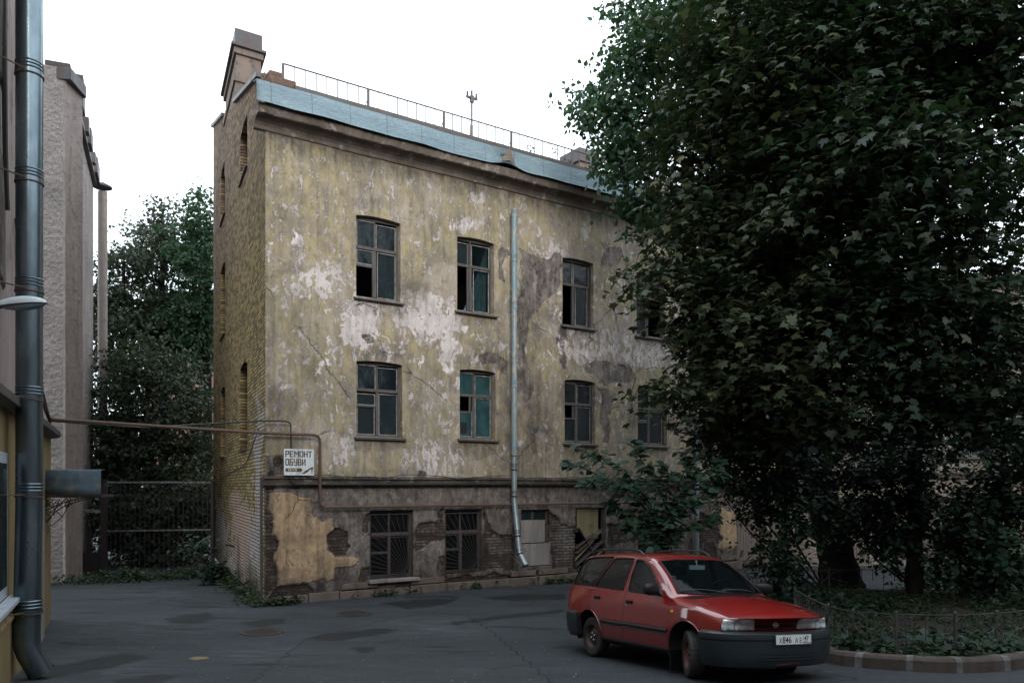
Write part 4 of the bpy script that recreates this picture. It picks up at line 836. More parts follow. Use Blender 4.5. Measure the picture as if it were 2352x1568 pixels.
# ------------------------------------------------------------ pink rough-rendered building behind
PC = Vector((-12.2, 22.6, -.2)); PRZ = math.atan2(.9223, -.3864)   # local x = away along the side, y>0 = left/inside
PB = empty('rendered_building', PC, PRZ, 'tall windowless building with rough pinkish render and roughcast side behind the awning', 'building')
q_ = MB(); q_.box(0, 9.7, .02, 5, -.5, 14.1); pw = q_.build('side_wall', M['pebble'], PB)
q_ = MB(); a = PRZ; fl = [(0,0),(.05,.05)]
inv = PB.matrix_basis.inverted()
p0 = inv @ Vector((PC.x, PC.y, -.2)); p1 = inv @ Vector((PC.x-7, PC.y-.5, -.2)); p1b = inv @ Vector((PC.x-7, PC.y+3, -.2)); p0b = inv @ Vector((PC.x-.05, PC.y+1, -.2))
q_.prism([(p0.x, p0.y), (p1.x, p1.y), (p1b.x, p1b.y), (p0b.x, p0b.y)], lambda x, y: (x-.02, y, -.5), lambda x, y: (x-.02, y, 13.75)); q_.build('front_wall', M['pinkrough'], PB)
q_ = MB(); q_.prism([(p0.x-.12, p0.y-.14), (p1.x-.12, p1.y-.1), (p1b.x, p1b.y), (p0b.x, p0b.y-.1)], lambda x, y: (x, y, 13.76), lambda x, y: (x, y, 14.1)); q_.build('parapet_cap', M['zinc_dark'], PB, bevel=.02)
q_ = MB(); q_.box(.0, 9.8, -.12, .5, 14.1, 14.25); q_.build('side_cap', M['zinc_dark'], PB, bevel=.02)
for a_, b_, h_ in ((2.6, 3.4, .9), (4.6, 5.0, .45), (5.6, 6.4, .5), (7.4, 7.7, .35), (8.4, 9.6, .55)): q_ = MB(); q_.box(a_, b_, -.22, .4, 14.2, 14.25+h_); q_.build('roof_vent', M['zinc_dark'], PB, bevel=.02)
q_ = MB(); q_.add([(1.2,.0,10.9),(1.35,.0,10.2),(1.7,.0,9.4),(1.95,.0,9.1),(1.75,.0,9.9),(1.5,.0,10.4)], [(0,1,2,3,4,5)]); q_.build('wall_crack', M['dark'], PB)
vp = empty('vent_pipe', PB.matrix_basis @ Vector((9.9, -.29, 0)), 0, 'tall beige vent pipe with a conical cap at the end of the roughcast wall', 'vent pipe')
M['beige'] = simple('beige_painted_flue', (.36,.31,.28), .6, c2=(.27,.235,.215), bump=.1)
q_ = MB(); q_.tube([(0,0,-.3),(0,0,14.0)], .17, 18)
for z_ in np.arange(1, 14, 1.15): q_.tube([(0,0,z_),(0,0,z_+.05)], .18, 18)
q_.build('flue', M['beige'], vp, smooth=True)
q_ = MB(); q_.lathe([(.0,.25),(.34,.06),(.34,.0),(.0,.02)], 20, Matrix.Translation((0,0,14.15))); 
for k_ in range(4): q_.tube([(.15*math.cos(k_*1.57),.15*math.sin(k_*1.57),13.95),(.15*math.cos(k_*1.57),.15*math.sin(k_*1.57),14.2)], .012, 5)
q_.build('cowl', M['zinc_dark'], vp, smooth=True)
for z_ in np.arange(1.6, 13.6, 2.1): q_ = MB(); q_.tube([(0,0,z_),(-.45,.1,z_)], .012, 5); q_.build('bracket', M['black_iron'], vp)

# ------------------------------------------------------------ gate at the end of the passage
yg = 27.5
def GT(u, v): return ((u-1176)/F_*yg, CZ+(HV-v)/F_*yg)
x0_, zt_ = GT(243, 1107); x1_, _ = GT(488, 1107); _, zm_ = GT(300, 1217); _, zbm = GT(300, 1322)
gt = empty('metal_gate', (x0_, yg, zbm), 0, 'tall wrought iron double gate with thin bars and scrollwork across the passage', 'gate'); WG = x1_-x0_; HG = zt_-zbm; HM = zm_-zbm
M['gate_rail'] = simple('cool_grey_gate_rail', (.36,.41,.44), .45, metal=.4, c2=(.12,.08,.06), scale=12, bump=.1)
q_ = MB(); q_.bar((0,0,HG),(WG,0,HG),.06,.06); q_.build('top_rail', M['gate_rail'], gt)
q_ = MB(); q_.bar((0,0,HM-.03),(WG,0,HM+.02),.05,.05); q_.build('middle_rail', M['gate_rail'], gt)
q_ = MB(); q_.bar((0,0,.12),(WG,0,.12),.05,.05); q_.build('bottom_rail', M['black_iron'], gt)
M['gate_bar'] = simple('gate_bar_grey', (.045,.045,.045), .6, bump=0)
for x_ in (0, WG): q_ = MB(); q_.bar((x_,0,-.3),(x_,0,HG+.05),.10,.10); q_.build('gate_post', M['black_iron'], gt)
for i in range(1, 22): q_ = MB(); x_ = WG*i/22; q_.tube([(x_,0,.1),(x_,0,HG)], .011, 5, caps=False); q_.build('bar', M['gate_bar'], gt)
q_ = MB()
for x_ in (.9, 2.55):
    for zc_, hh in ((HG-.5, .55), (HM-.55, .5)):
        q_.tube(catmull([(x_-.75,-.02,zc_-hh),(x_-.55,-.02,zc_-hh*.85),(x_-.3,-.02,zc_-.05),(x_-.16,-.02,zc_+.12)], 6)+spiral(x_-.12,zc_+.02,.10,1.1,1.9,-1,16,-.02), .012, 5)
        q_.tube(catmull([(x_+.75,-.02,zc_-hh),(x_+.55,-.02,zc_-hh*.85),(x_+.3,-.02,zc_-.05),(x_+.16,-.02,zc_+.12)], 6)+spiral(x_+.12,zc_+.02,.10,1.1,1.2,1,16,-.02), .012, 5)
        q_.tube(spiral(x_-.68,zc_-hh+.14,.13,1.2,3.5,1,16,-.02), .012, 5); q_.tube(spiral(x_+.68,zc_-hh+.14,.13,1.2,-.3,-1,16,-.02), .012, 5)
q_.build('scrollwork', M['gate_bar'], gt, smooth=True)
yg2 = 25.4; xa = (165-1176)/F_*yg2; xb = (238-1176)/F_*yg2; zt2 = CZ+(HV-1172)/F_*yg2
wk = empty('wicket_gate', (xa, yg2, -.3), 0, 'narrow dark iron wicket gate beside the pinkish building', 'gate'); H2 = zt2+.3; W2 = xb-xa
q_ = MB(); q_.bar((0,0,H2),(W2,0,H2-.02),.10,.09); q_.build('lintel', M['gate_rail'], wk)
for x_, h_ in ((0, 3.1), (W2, 2.9)): q_ = MB(); q_.bar((x_,0,0),(x_,0,h_),.13,.13); q_.build('gate_post', M['black_iron'], wk)
for i in range(1, 7): q_ = MB(); x_ = W2*i/7; q_.tube([(x_,0,.1),(x_,0,H2)], .011, 5); q_.build('bar', M['black_iron'], wk)
q_ = MB(); q_.tube(spiral(.35,H2-.45,.2,1.2,1,1), .011, 5); q_.tube(catmull([(.1,0,H2-.2),(.5,0,H2-.3),(.6,0,H2-1.0),(W2-.1,0,H2-1.4)], 6), .011, 5); q_.build('scrollwork', M['black_iron'], wk, smooth=True)
q_ = MB(); q_.box(.25, W2-.1, .03, .05, .05, .75); q_.build('lower_panel', M['black_iron'], wk)

# ------------------------------------------------------------ far brick house seen through the trees, right wing, unseen house and light-blocking side blocks round the viewer
fb = empty('brick_house', (-27.5, 62, -.5), 0, 'distant reddish brick house glimpsed through the trees left of the derelict building', 'house')
q_ = MB(); q_.box(0, 5.5, 0, 8, 0, 17); q_.build('wall', M['redbrick'], fb); q_ = MB(); q_.box(-.3, 5.8, -.3, 8.3, 17, 17.4); q_.build('roof', M['zinc_dark'], fb)
for i in range(2):
    for j in range(5): q_ = MB(); q_.box(.8+2.6*i, 1.9+2.6*i, -.05, .02, 2+3.2*j, 3.9+3.2*j); q_.build('window', M['pane'], fb)
WX, WY = 9.2, 27.6; WRZ = R(3)
wg = empty('side_wing', (WX, WY, -.25), WRZ, 'mottled pale wing of the courtyard house behind the dark trees', 'building')
def WAinv(s_, z_):
    X = WX+math.cos(WRZ)*s_; Y = WY+math.sin(WRZ)*s_; return 1176+F_*X/Y, HV+F_*(CZ-(z_-.25))/Y
def WA(u, v):
    k = (u-1176)/F_; s_ = (k*WY-WX)/(math.cos(WRZ)-math.sin(WRZ)*k); return s_, CZ+(HV-v)/F_*(WY+math.sin(WRZ)*s_)+.25
wh = []
sA = WA(2207, 1048)[0]; sB = WA(2250, 1048)[0]; zA = WA(2207, 1050)[1]; Wd_ = sB-sA
for k_ in range(-2, 3):
    for zz in (zA, zA+3.4): wh.append((sA+2.6*k_, sA+2.6*k_+max(.9, Wd_), zz, zz+1.9, .1))
wh.append((WA(2115,1250)[0], WA(2200,1250)[0], .1, 2.1, 0)); wh.append((1.6, 2.8, .1, 2.2, 0))
wall_grid('wing_wall', 18, 9.6, .14, wh, amap_from(WAinv, [('E',2160,1020,90,60,.7),('E',1900,900,120,160,.6),('E',1960,1250,90,60,.6)], (), (), [('E',1905,1240,40,50,.8)], [('P',[(1700,1200),(2500,1200),(2500,1400),(1700,1400)],60,.4)], (.42,.1,.12,0,.3)), M['facade2'], wg, 1, .16, disp=0)
for i, h in enumerate(wh[:-2]): window('wing%d' % i, up+[((.06,.44,.03,.58), 'pane_blue'), ((.5,.94,.03,.58), 'pane')], .38, .47, parent=wg, WW=h)
for h in wh[-2:]:
    q_ = MB()
    for i in range(9): q_.box(h[0]+(h[1]-h[0])*i/9, h[0]+(h[1]-h[0])*(i+1)/9-.012, .09, .12, h[2], h[3])
    q_.build('door', M['greywood'], wg)
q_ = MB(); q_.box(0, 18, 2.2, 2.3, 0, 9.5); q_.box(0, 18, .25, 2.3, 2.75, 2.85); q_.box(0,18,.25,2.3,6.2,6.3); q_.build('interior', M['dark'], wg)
q_ = MB(); q_.box(0, 18.1, -.3, 5, 9.6, 9.85); q_.build('roof', M['zinc_dark'], wg)
zw = WA(2150, 1085)[1]; extrude_profile('belt_moulding', [(.0,zw+.02),(-.09,zw),(-.10,zw-.05),(-.05,zw-.08),(-.05,zw-.2),(-.0,zw-.24)], 0, 18, M['mould'], wg, 120)
extrude_profile('lower_moulding', [(.0,zw-.86),(-.12,zw-.88),(-.12,zw-.97),(.0,zw-1.0)], 0, 18, M['mould'], wg, 120, seed=7)
sd2 = WA(2270, 1080)[0]
drain('drainpipe', 'teal painted drainpipe on the wing seen through the leaves at the right', [(sd2,-.15,9.4),(sd2,-.15,.6)], .09, [.2,.5,.8], 'pipe_old', rz=WRZ, loc=(WX, WY, -.25))
rb = empty('courtyard_house_blockers', (-20, -9, 0), 0, 'plain unseen house opposite the derelict building, with side blocks added to cut sky light', 'house')
for b_ in ((0,48,-6,0),(42,48,0,38),(0,13.4,0,14.6)):  # house opposite, then two unseen side blocks added to shut out sky light
    q_ = MB(); q_.box(b_[0], b_[1], b_[2], b_[3], -.2, 13.6); q_.build('wall', M['upwall'], rb)
    q_ = MB(); q_.box(b_[0]-.2, b_[1]+.2, b_[2]-.2, b_[3]+.2, 13.6+.01*b_[0]/10, 13.9+.01*b_[1]/10); q_.build('roof', M['zinc_dark'], rb)
for i in range(12):
    for j in range(3):
        q_ = MB(); q_.box(2+3.4*i, 3.2+3.4*i, -.02, .03, 1.6+3.9*j, 3.7+3.9*j); q_.build('window', M['pane'], rb)

# ------------------------------------------------------------ manhole covers
def manhole(u, v, r, lab):
    p = GP(u, v); rt = empty('manhole_cover', (p.x, p.y, p.z), 0, lab, 'manhole cover')
    q_ = MB(); q_.lathe([(r+.045, .0), (r+.045,.012), (r+.008,.014), (r+.008,.0)], 36); q_.build('ring', M['mh'], rt, smooth=True)
    q_ = MB(); q_.lathe([(0,.0),(0,.010),(r,.010),(r,.0)], 36)
    for i in range(-3, 4):
        w_ = math.sqrt(max(0, (r*.85)**2-(i*r*.25)**2)); q_.box(-w_, w_, i*r*.25-.02, i*r*.25+.02, .0105, .016)
    q_.build('lid', M['mh'], rt)
M['mh'] = simple('cast_iron', (.035,.033,.032), .6, metal=.3, c2=(.06,.045,.035), scale=14, bump=.3)
manhole(602, 1451, .33, 'round iron manhole cover in the asphalt left of the long puddle'); manhole(812, 1409, .32, 'round iron manhole cover nearer the basement windows')

# ------------------------------------------------------------ kerb and lawn
M['kerbstone'] = old_render('reddish_granite_kerb', (.085,.068,.062), (.072,.057,.052), (.05,.042,.04), .35, .006, 7)
M['mortar'] = simple('white_mortar_smear', (.17,.17,.17), .9, scale=7, c2=(.075,.062,.058), bump=.5)
kp = [GP(1722, 1352), GP(1728, 1385), GP(1768, 1440), GP(1835, 1494), GP(1905, 1523), GP(1972, 1532), GP(2091, 1541), GP(2204, 1545), GP(2313, 1540), GP(2400, 1526), GP(2500, 1500), GP(2640, 1450)]
kc = [Vector((p.x, p.y, 0)) for p in catmull(kp, 10)]
cum = [0]
for i in range(len(kc)-1): cum.append(cum[-1]+(kc[i+1]-kc[i]).length)
def kat(d):
    for i in range(len(kc)-1):
        if d <= cum[i+1] or i == len(kc)-2:
            t = (d-cum[i])/(cum[i+1]-cum[i]); p = kc[i].lerp(kc[i+1], t); tt = (kc[i+1]-kc[i]).normalized(); return p, tt, Vector((-tt.y, tt.x, 0))
kb = empty('kerb', kc[0], 0); kb['kind'] = 'structure'; KH = .19
def kstone(d0, d1, name, mat, grow=0.):
    n = 6; q_ = MB(); prof = [(-grow,-.15),(-grow,KH-.05),(.025-grow*.4,KH-.012+grow*.3),(.06,KH+grow*.5),(.20+grow,KH+grow*.5),(.20+grow,-.15)]; K = len(prof)
    for i in range(n+1):
        p, t, nn = kat(d0+(d1-d0)*i/n)
        for y, z in prof: w_ = p+nn*y; q_.v.append((w_.x-kc[0].x, w_.y-kc[0].y, gz(w_.x, w_.y)+z-kc[0].z))
    for i in range(n):
        for k in range(K): q_.f.append((i*K+k, (i+1)*K+k, (i+1)*K+(k+1) % K, i*K+(k+1) % K))
    q_.f += [tuple(range(K-1,-1,-1)), tuple(n*K+k for k in range(K))]; q_.m = [0]*len(q_.f)
    q_.build(name, mat, kb, bevel=.008 if grow == 0 else 0)
def kfind(u):
    best = min(range(len(kc)), key=lambda i: abs(1176+F_*kc[i].x/kc[i].y-u)+(1000 if kc[i].y > 13 else 0)); return cum[best]
js = [kfind(1975)-2.16, kfind(1975)-1.1, kfind(1975), kfind(2091), kfind(2207), kfind(2315), kfind(2315)+.65, kfind(2315)+1.5, kfind(2315)+2.4]
js = [0, js[0]*.33, js[0]*.66]+js
for a_, b_ in zip(js[:-1], js[1:]):
    if b_ < cum[-1] and b_-a_ > .15: kstone(a_+.012, b_-.012, 'kerb_stone', M['kerbstone'])
rnd = random.Random(2)
for a_ in js[1:]:
    if a_+.05 < cum[-1]: kstone(max(0, a_-rnd.uniform(.02,.07)), a_+rnd.uniform(.02,.07), 'mortar_joint', M['mort'] if 'mort' in M else M['mortar'], .004)
# soil bed inside the kerb
M['soil'] = simple('leaf_litter_soil', (.035,.028,.020), .95, scale=14, c2=(.018,.016,.011), bump=1., bd=.03)
bm = bmesh.new(); inner = [kat(cum[-1]*i/60)[0]+kat(cum[-1]*i/60)[2]*.15 for i in range(61)]
bpts = [(p.x, p.y) for p in inner]+[(14, 15.5), (14.5, 19.2), (7.2, 19.4), (5.2, 17.3)]
def in_bed(x, y):
    return poly_sdf(np.array([x]), np.array([y]), bpts)[0] < 0
q_ = MB(); st = .2; xs = np.arange(2.5, 15, st); ys = np.arange(9.5, 20, st)
XXb, YYb = np.meshgrid(xs, ys, indexing='ij'); sdf = poly_sdf(XXb.ravel(), YYb.ravel(), bpts).reshape(XXb.shape); idx = {}
rg = random.Random(1)
for i in range(len(xs)):
    for j in range(len(ys)):
        if sdf[i, j] < .14:
            idx[(i, j)] = len(q_.v); q_.v.append((xs[i], ys[j], gz(xs[i], ys[j])+min(.15, .15-sdf[i, j]*0)+rg.uniform(-.02, .03)+.0))
for i in range(len(xs)-1):
    for j in range(len(ys)-1):
        if all((a_, b_) in idx for a_, b_ in ((i,j),(i+1,j),(i+1,j+1),(i,j+1))): q_.f.append((idx[(i,j)], idx[(i+1,j)], idx[(i+1,j+1)], idx[(i,j+1)])); q_.m.append(0)
o = q_.build('lawn_soil', M['soil'], None, smooth=True); o['kind'] = 'structure'

# ------------------------------------------------------------ low iron fences
M['fence'] = simple('old_grey_brown_fence_paint', (.065,.062,.062), .55, scale=16, c2=(.035,.028,.025), bump=.3)
def low_fence(pts, nb, H, name, lab, mat, seed=0, group=None):
    root = empty(name, pts[0], 0, lab, 'fence', group); o0 = Vector(pts[0])
    for p in pts: q_ = MB(); a = Vector(p)-o0; q_.bar(a-Vector((0,0,.2)), a+Vector((0,0,H+.03)), .028, .028); q_.tube([a+Vector((0,0,H+.03)), a+Vector((0,0,H+.05))], [.02,.008], 8); q_.build('post', mat, root)
    for k, (p0_, p1_) in enumerate(zip(pts[:-1], pts[1:])):
        a, b = Vector(p0_)-o0, Vector(p1_)-o0; up_ = Vector((0,0,1)); L = (b-a).length; d = (b-a).normalized()
        q_ = MB(); q_.bar(a+up_*H, b+up_*H, .026, .012); q_.build('rail', mat, root); q_ = MB(); q_.bar(a+up_*.14, b+up_*.14, .018, .012); q_.build('rail', mat, root)
        for i in range(1, nb):
            p = a.lerp(b, i/nb); q_ = MB(); lo = .14 if (i+k) % 2 else .36; q_.tube([p+up_*lo, p+up_*H], .008, 5, caps=False); q_.build('baluster', mat, root)
        q_ = MB(); W3 = lambda x, z: a+d*(x*L)+up_*z
        q_.tube([W3(.02+.16*(1-math.cos(t))*.9, H-.14+.11*math.sin(t)) for t in np.linspace(2.4, -1.2, 14)]+[W3(.25,.32),W3(.2,.24)], .008, 5); q_.build('scroll', mat, root, smooth=True); q_ = MB()
        q_.tube([W3(.98-.16*(1-math.cos(t))*.9, H-.14+.11*math.sin(t)) for t in np.linspace(2.4, -1.2, 14)]+[W3(.75,.32),W3(.8,.24)], .008, 5)
        q_.build('scroll', mat, root, smooth=True)
    return root
def kfence(us, off=.42):
    out = []
    for u_ in us:
        d_ = kfind(u_) if u_ < 2400 else kfind(2315)+(u_-2315)/150
        p, t, nn = kat(min(d_, cum[-1]-.1)); w_ = p+nn*off; out.append((w_.x, w_.y, gz(w_.x, w_.y)+.12))
    return out
dK = kfind(2251); Ls = (kfind(2251)-kfind(2045)); fpts = []
for k_ in range(-5, 4):
    d_ = dK+Ls*k_
    if 0 < d_ < cum[-1]: p, t, nn = kat(d_); w_ = p+nn*.42; fpts.append((w_.x, w_.y, gz(w_.x, w_.y)+.12))
low_fence(fpts, 6, .58, 'low_fence', 'low scrolled iron fence just behind the granite kerb', M['fence'])
f2 = [(5.0,17.5), (6.0,18.7), (7.4,19.3), (9.2,19.35), (11,19.35), (12.8,19.3)]
low_fence([(x, y, gz(x, y)) for x, y in f2], 7, .62, 'low_fence', 'low black iron fence at the far side of the lawn by the tree trunks', M['black_iron'])

# ------------------------------------------------------------ the red estate car (x forward, y to its left, z up, origin under the rear axle)
yaw_, pit_, rol_ = .414, .075, -.048
fw = Vector((math.sin(yaw_), -math.cos(yaw_), pit_)).normalized(); lf = Vector((math.cos(yaw_), math.sin(yaw_), rol_)); upv = fw.cross(lf).normalized(); lf = upv.cross(fw).normalized()
car = bpy.data.objects.new('parked_car', None); C.objects.link(car)
car.matrix_world = Matrix.Translation((1.889, 12.525, -.045)) @ Matrix((fw, lf, upv)).transposed().to_4x4()
tag(car, 'red estate car with grey bumpers and roof rails parked beside the lawn kerb', 'car')
def car_paint():
    g = G('red_car_paint'); x = g.xyz(); n = g.noise(5, 6, .65); f = g.noise(60, 3)
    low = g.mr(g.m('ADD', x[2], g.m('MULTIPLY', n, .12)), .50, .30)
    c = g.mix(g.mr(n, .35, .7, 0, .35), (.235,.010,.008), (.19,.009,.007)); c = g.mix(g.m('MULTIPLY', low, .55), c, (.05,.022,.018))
    spk = g.m('MULTIPLY', g.mr(g.noise(95, 2, .5), .66, .72), g.mr(x[2], .8, .95)); c = g.mix(g.m('MULTIPLY', spk, .35), c, (.4,.2,.17))
    g.set(col=c, rough=g.mr(g.m('ADD', n, low), .4, 1.2, .32, .6), spec=.45, coat=g.mr(low, 0, 1, 1., .25), coatr=.035); g.b.inputs['Coat IOR'].default_value = 1.9
    g.bump(g.m('ADD', g.noise(2.2, 3, .5), g.m('MULTIPLY', f, .02)), .08, .01); return g.mat
M['paint'] = car_paint()
M['bumper'] = simple('grey_bumper_plastic', (.018,.027,.032), .34, scale=5, c2=(.012,.017,.020), bump=.1)
M['rubber'] = simple('tyre_rubber', (.022,.022,.022), .8, scale=12, c2=(.035,.033,.031), bump=.3)
M['trim'] = simple('black_trim', (.008,.009,.010), .4, bump=0, spec=.3)
M['steelrim'] = simple('rusty_brown_steel_rim', (.085,.045,.036), .6, metal=.2, scale=15, c2=(.045,.028,.024), bump=.3)
M['steelrim_red'] = simple('reddish_steel_rim', (.16,.05,.04), .55, metal=.2, scale=15, c2=(.07,.035,.03), bump=.3)
M['chrome'] = simple('chrome', (.55,.57,.58), .15, metal=1, bump=0)
M['plate'] = simple('white_plate', (.66,.67,.67), .4, var=.1, bump=0)
M['ink'] = simple('plate_ink', (.012,.012,.014), .5, bump=0)
M['seat'] = simple('grey_seat_cloth', (.05,.05,.052), .9, bump=.3)
M['orange'] = simple('orange_lens', (.75,.22,.02), .2, bump=0, var=.1)
M['redflag'] = simple('flag_red', (.5,.03,.03), .5, bump=0); M['blueflag'] = simple('flag_blue', (.04,.08,.4), .5, bump=0)
def head_glass():
    g = G('headlamp_glass'); x = g.xyz(); st = g.m('SINE', g.m('MULTIPLY', x[1], 240.)); n = g.noise(7, 3, .5, (1,1,2))
    c = g.mix(g.mr(n, .38, .62), (.92,.94,.95), (.5,.53,.55)); g.set(col=c, rough=.2, metal=.15, coat=1., coatr=.03); g.bump(st, .25, .004); return g.mat
M['headglass'] = head_glass()
def car_glass(nm, tr, base):
    g = G(nm); g.set(col=base, rough=.02, spec=.6); g.bump(g.noise(1.2, 1, .3), .06, .01)
    t = g.node('ShaderNodeBsdfTransparent'); ms = g.node('ShaderNodeMixShader'); t.inputs[0].default_value = (.55,.62,.63,1); ms.inputs[0].default_value = tr
    g.L(g.b.outputs[0], ms.inputs[1]); g.L(t.outputs[0], ms.inputs[2]); g.L(ms.outputs[0], g.nt.nodes['Material Output'].inputs[0]); return g.mat
M['sideglass'] = car_glass('tinted_side_glass', .25, (.025,.027,.028)); M['windscreen'] = car_glass('windscreen_glass', .72, (.01,.014,.016))

def pchip(xk, yk):
    xk = np.array(xk, float); yk = np.array(yk, float); h = np.diff(xk); d = np.diff(yk)/h; m_ = np.zeros(len(xk))
    for i in range(1, len(xk)-1):
        if d[i-1]*d[i] > 0: w1_, w2_ = 2*h[i]+h[i-1], h[i]+2*h[i-1]; m_[i] = (w1_+w2_)/(w1_/d[i-1]+w2_/d[i])
    m_[0] = d[0]; m_[-1] = d[-1]
    def f(x):
        x = min(max(x, xk[0]), xk[-1]); i = min(max(int(np.searchsorted(xk, x))-1, 0), len(h)-1); t = (x-xk[i])/h[i]
        return float((2*t**3-3*t*t+1)*yk[i]+(t**3-2*t*t+t)*h[i]*m_[i]+(-2*t**3+3*t*t)*yk[i+1]+(t**3-t*t)*h[i]*m_[i+1])
    return f
fW = pchip([-.92,-.86,-.75,-.45,0,.8,1.5,2.2,2.7,3.0,3.2,3.30], [.775,.81,.83,.838,.843,.845,.843,.838,.832,.82,.80,.785])
fTop = pchip([-.92,-.88,-.80,-.60,-.50,-.40,-.2,.4,1.0,1.3,1.42], [.98,1.04,1.16,1.40,1.475,1.503,1.52,1.53,1.515,1.485,1.455])
def ztop(x):
    if x < 1.42: return fTop(x)
    if x < 2.30: q = (x-1.42)/.88; return 1.455-.475*q+.03*math.sin(math.pi*q)
    return fHc(x)
fHc = pchip([2.30,2.45,2.8,3.05,3.2,3.27,3.30], [.98,.97,.925,.872,.826,.798,.778])
fHe = pchip([1.9,2.30,2.8,3.05,3.2,3.27,3.30], [.945,.925,.875,.825,.79,.77,.758])
fBelt = pchip([-.92,-.5,0,1,1.9,2.30], [.95,1.02,1.005,.985,.945,.925])
fB = pchip([-.92,-.5,.2,1.0,1.42,2.3,2.8,3.3], [-.16,-.10,-.01,.02,.07,.26,.25,.26])
def section(x):
    W_ = fW(x); zt = ztop(x); be = fBelt(x) if x < 2.30 else fHe(x)
    lo = [(0,.24),(.45,.22),(.70,.235),(W_-.045,.275),(W_-.016,.42),(W_,.57),(W_-.004,.66)]
    def hood():
        zh = fHe(x); zc = zt; return [(W_-.012, .66+(zh-.66)*.45), (W_-.028, zh-.035), (W_-.062, zh-.004), (.70, zh+(zc-zh)*.22), (.60, zh+(zc-zh)*.42), (.46, zh+(zc-zh)*.65), (.25, zh+(zc-zh)*.92), (0, zc)]
    def cabin(yA, zA, zc):
        a = (W_-.052, be-.03); b = (W_-.066, be+.012); out = [(W_-.018, .83), a, b]
        for t, bow in ((.36,.018),(.74,.016)): out.append((b[0]+(yA-b[0])*t+bow, b[1]+(zA-b[1])*t))
        return out+[(yA, zA), (yA*.62, zA+(zc-zA)*.78), (0, zc)]
    if x < -.40: q = (-.40-x)/.52; hi = cabin(.585+.12*q, zt-.035+.0*q, zt)
    elif x < 1.42: hi = cabin(.585, zt-.045, zt)
    elif x < 2.30: q = (x-1.42)/.88; hi = cabin(.585+.115*q, zt-.045+.02*q, zt)
    else:
        q = sm((x-2.30)/.22); A0 = cabin(.70, zt-.025, zt); H0 = hood(); hi = [(a[0]*(1-q)+b[0]*q, a[1]*(1-q)+b[1]*q) for a, b in zip(A0, H0)]
    return lo+hi
def crs(pts, n):
    out = []
    for i in range(len(pts)-1):
        p0 = pts[i-1] if i else (-pts[1][0], pts[1][1]) if True else pts[0]; p1 = pts[i]; p2 = pts[i+1]; p3 = pts[i+2] if i+2 < len(pts) else (-pts[i][0], pts[i][1])
        for k in range(n):
            t = k/n
            out.append(tuple(.5*(2*p1[c]+(p2[c]-p0[c])*t*.8+(2*p0[c]-5*p1[c]+4*p2[c]-p3[c])*t*t*.8+(3*p1[c]-p0[c]-3*p2[c]+p3[c])*t**3*.8)+(.2*(p2[c]-p1[c])*t*(1) if 0 else 0) for c in (0,1)) if False else
                       tuple((2*t**3-3*t*t+1)*p1[c]+(t**3-2*t*t+t)*(p2[c]-p0[c])*.38+(-2*t**3+3*t*t)*p2[c]+(t**3-t*t)*(p3[c]-p1[c])*.38 for c in (0,1)))
    return out+[pts[-1]]
xsn = list(np.arange(-.92, 3.295, .026))+[3.30]; rings = []
for x in xsn:
    hs = crs(section(x), 4); hs[0] = (0, hs[0][1]); hs[-1] = (0, hs[-1][1])
    full = hs+[(-y, z) for y, z in hs[-2:0:-1]]
    B_ = fB(x); rings.append([(x-B_*(min(abs(y), .86)/.75)**2*(1. if z > .3 else .8), y, z) for y, z in full])
NR = len(rings[0])
def end_cap(ring, dx, k): cx = sum(p[0] for p in ring)/len(ring); cz = .5*(max(p[2] for p in ring)+min(p[2] for p in ring)); return [(p[0]+dx, p[1]*k, cz+(p[2]-cz)*k) for p in ring]
rings = [end_cap(rings[0], -.03, .965)]+rings+[end_cap(rings[-1], .022, .975)]
BV = [p for r_ in rings for p in r_]; BF = []
for i in range(len(rings)-1):
    for k in range(NR): BF.append((i*NR+k, (i+1)*NR+k, (i+1)*NR+(k+1) % NR, i*NR+(k+1) % NR))
Hn = (NR//2)
for e_ in (0, len(rings)-1):   # end caps as strips between the two halves
    for k in range(Hn):
        a, b = e_*NR+k, e_*NR+k+1; c, d = e_*NR+(NR-k-1) % NR, e_*NR+(NR-k) % NR
        if k == 0: BF.append((a, b, c) if c != b else (a, b, d))
        elif len({a, b, c, d}) == 4: BF.append((a, b, c, d))
        elif len({a, b, c, d}) == 3: BF.append(tuple(dict.fromkeys((a, b, c, d))))
bvh = BVHTree.FromPolygons([Vector(p) for p in BV], BF)
def rc(axis, a, b, side=-1):
    if axis == 'side': o, d = Vector((a, side*2, b)), Vector((0, -side, 0))
    elif axis == 'front': o, d = Vector((5, a, b)), Vector((-1, 0, 0))
    elif axis == 'back': o, d = Vector((-3, a, b)), Vector((1, 0, 0))
    else: o, d = Vector((a, b, 3)), Vector((0, 0, -1))
    h = bvh.ray_cast(o, d); return (h[0], (h[1] if h[1].dot(d) < 0 else -h[1])) if h[0] else (None, None)
WP = {  # window openings in x,z
 'q': [(-.61,1.035),(-.60,1.12),(-.55,1.27),(-.47,1.375),(-.36,1.435),(-.2,1.452),(.36,1.455),(.18,1.23),(.03,1.02)],
 'r': [(.09,1.018),(.24,1.23),(.42,1.435),(.66,1.438),(.925,1.432),(.905,1.2),(.885,1.0)],
 'f': [(1.02,.992),(1.005,1.2),(1.0,1.415),(1.12,1.410),(1.20,1.392),(1.38,1.305),(1.66,1.10),(1.84,.962),(1.4,.978)]}
WS_ = [(-.655,1.002),(-.54,1.405),(-.3,1.425),(0,1.43),(.3,1.425),(.54,1.405),(.655,1.002),(.3,.995),(0,.995),(-.3,.995)]   # y,z
arches = [(0,.315,.365),(2.40,.315,.372)]
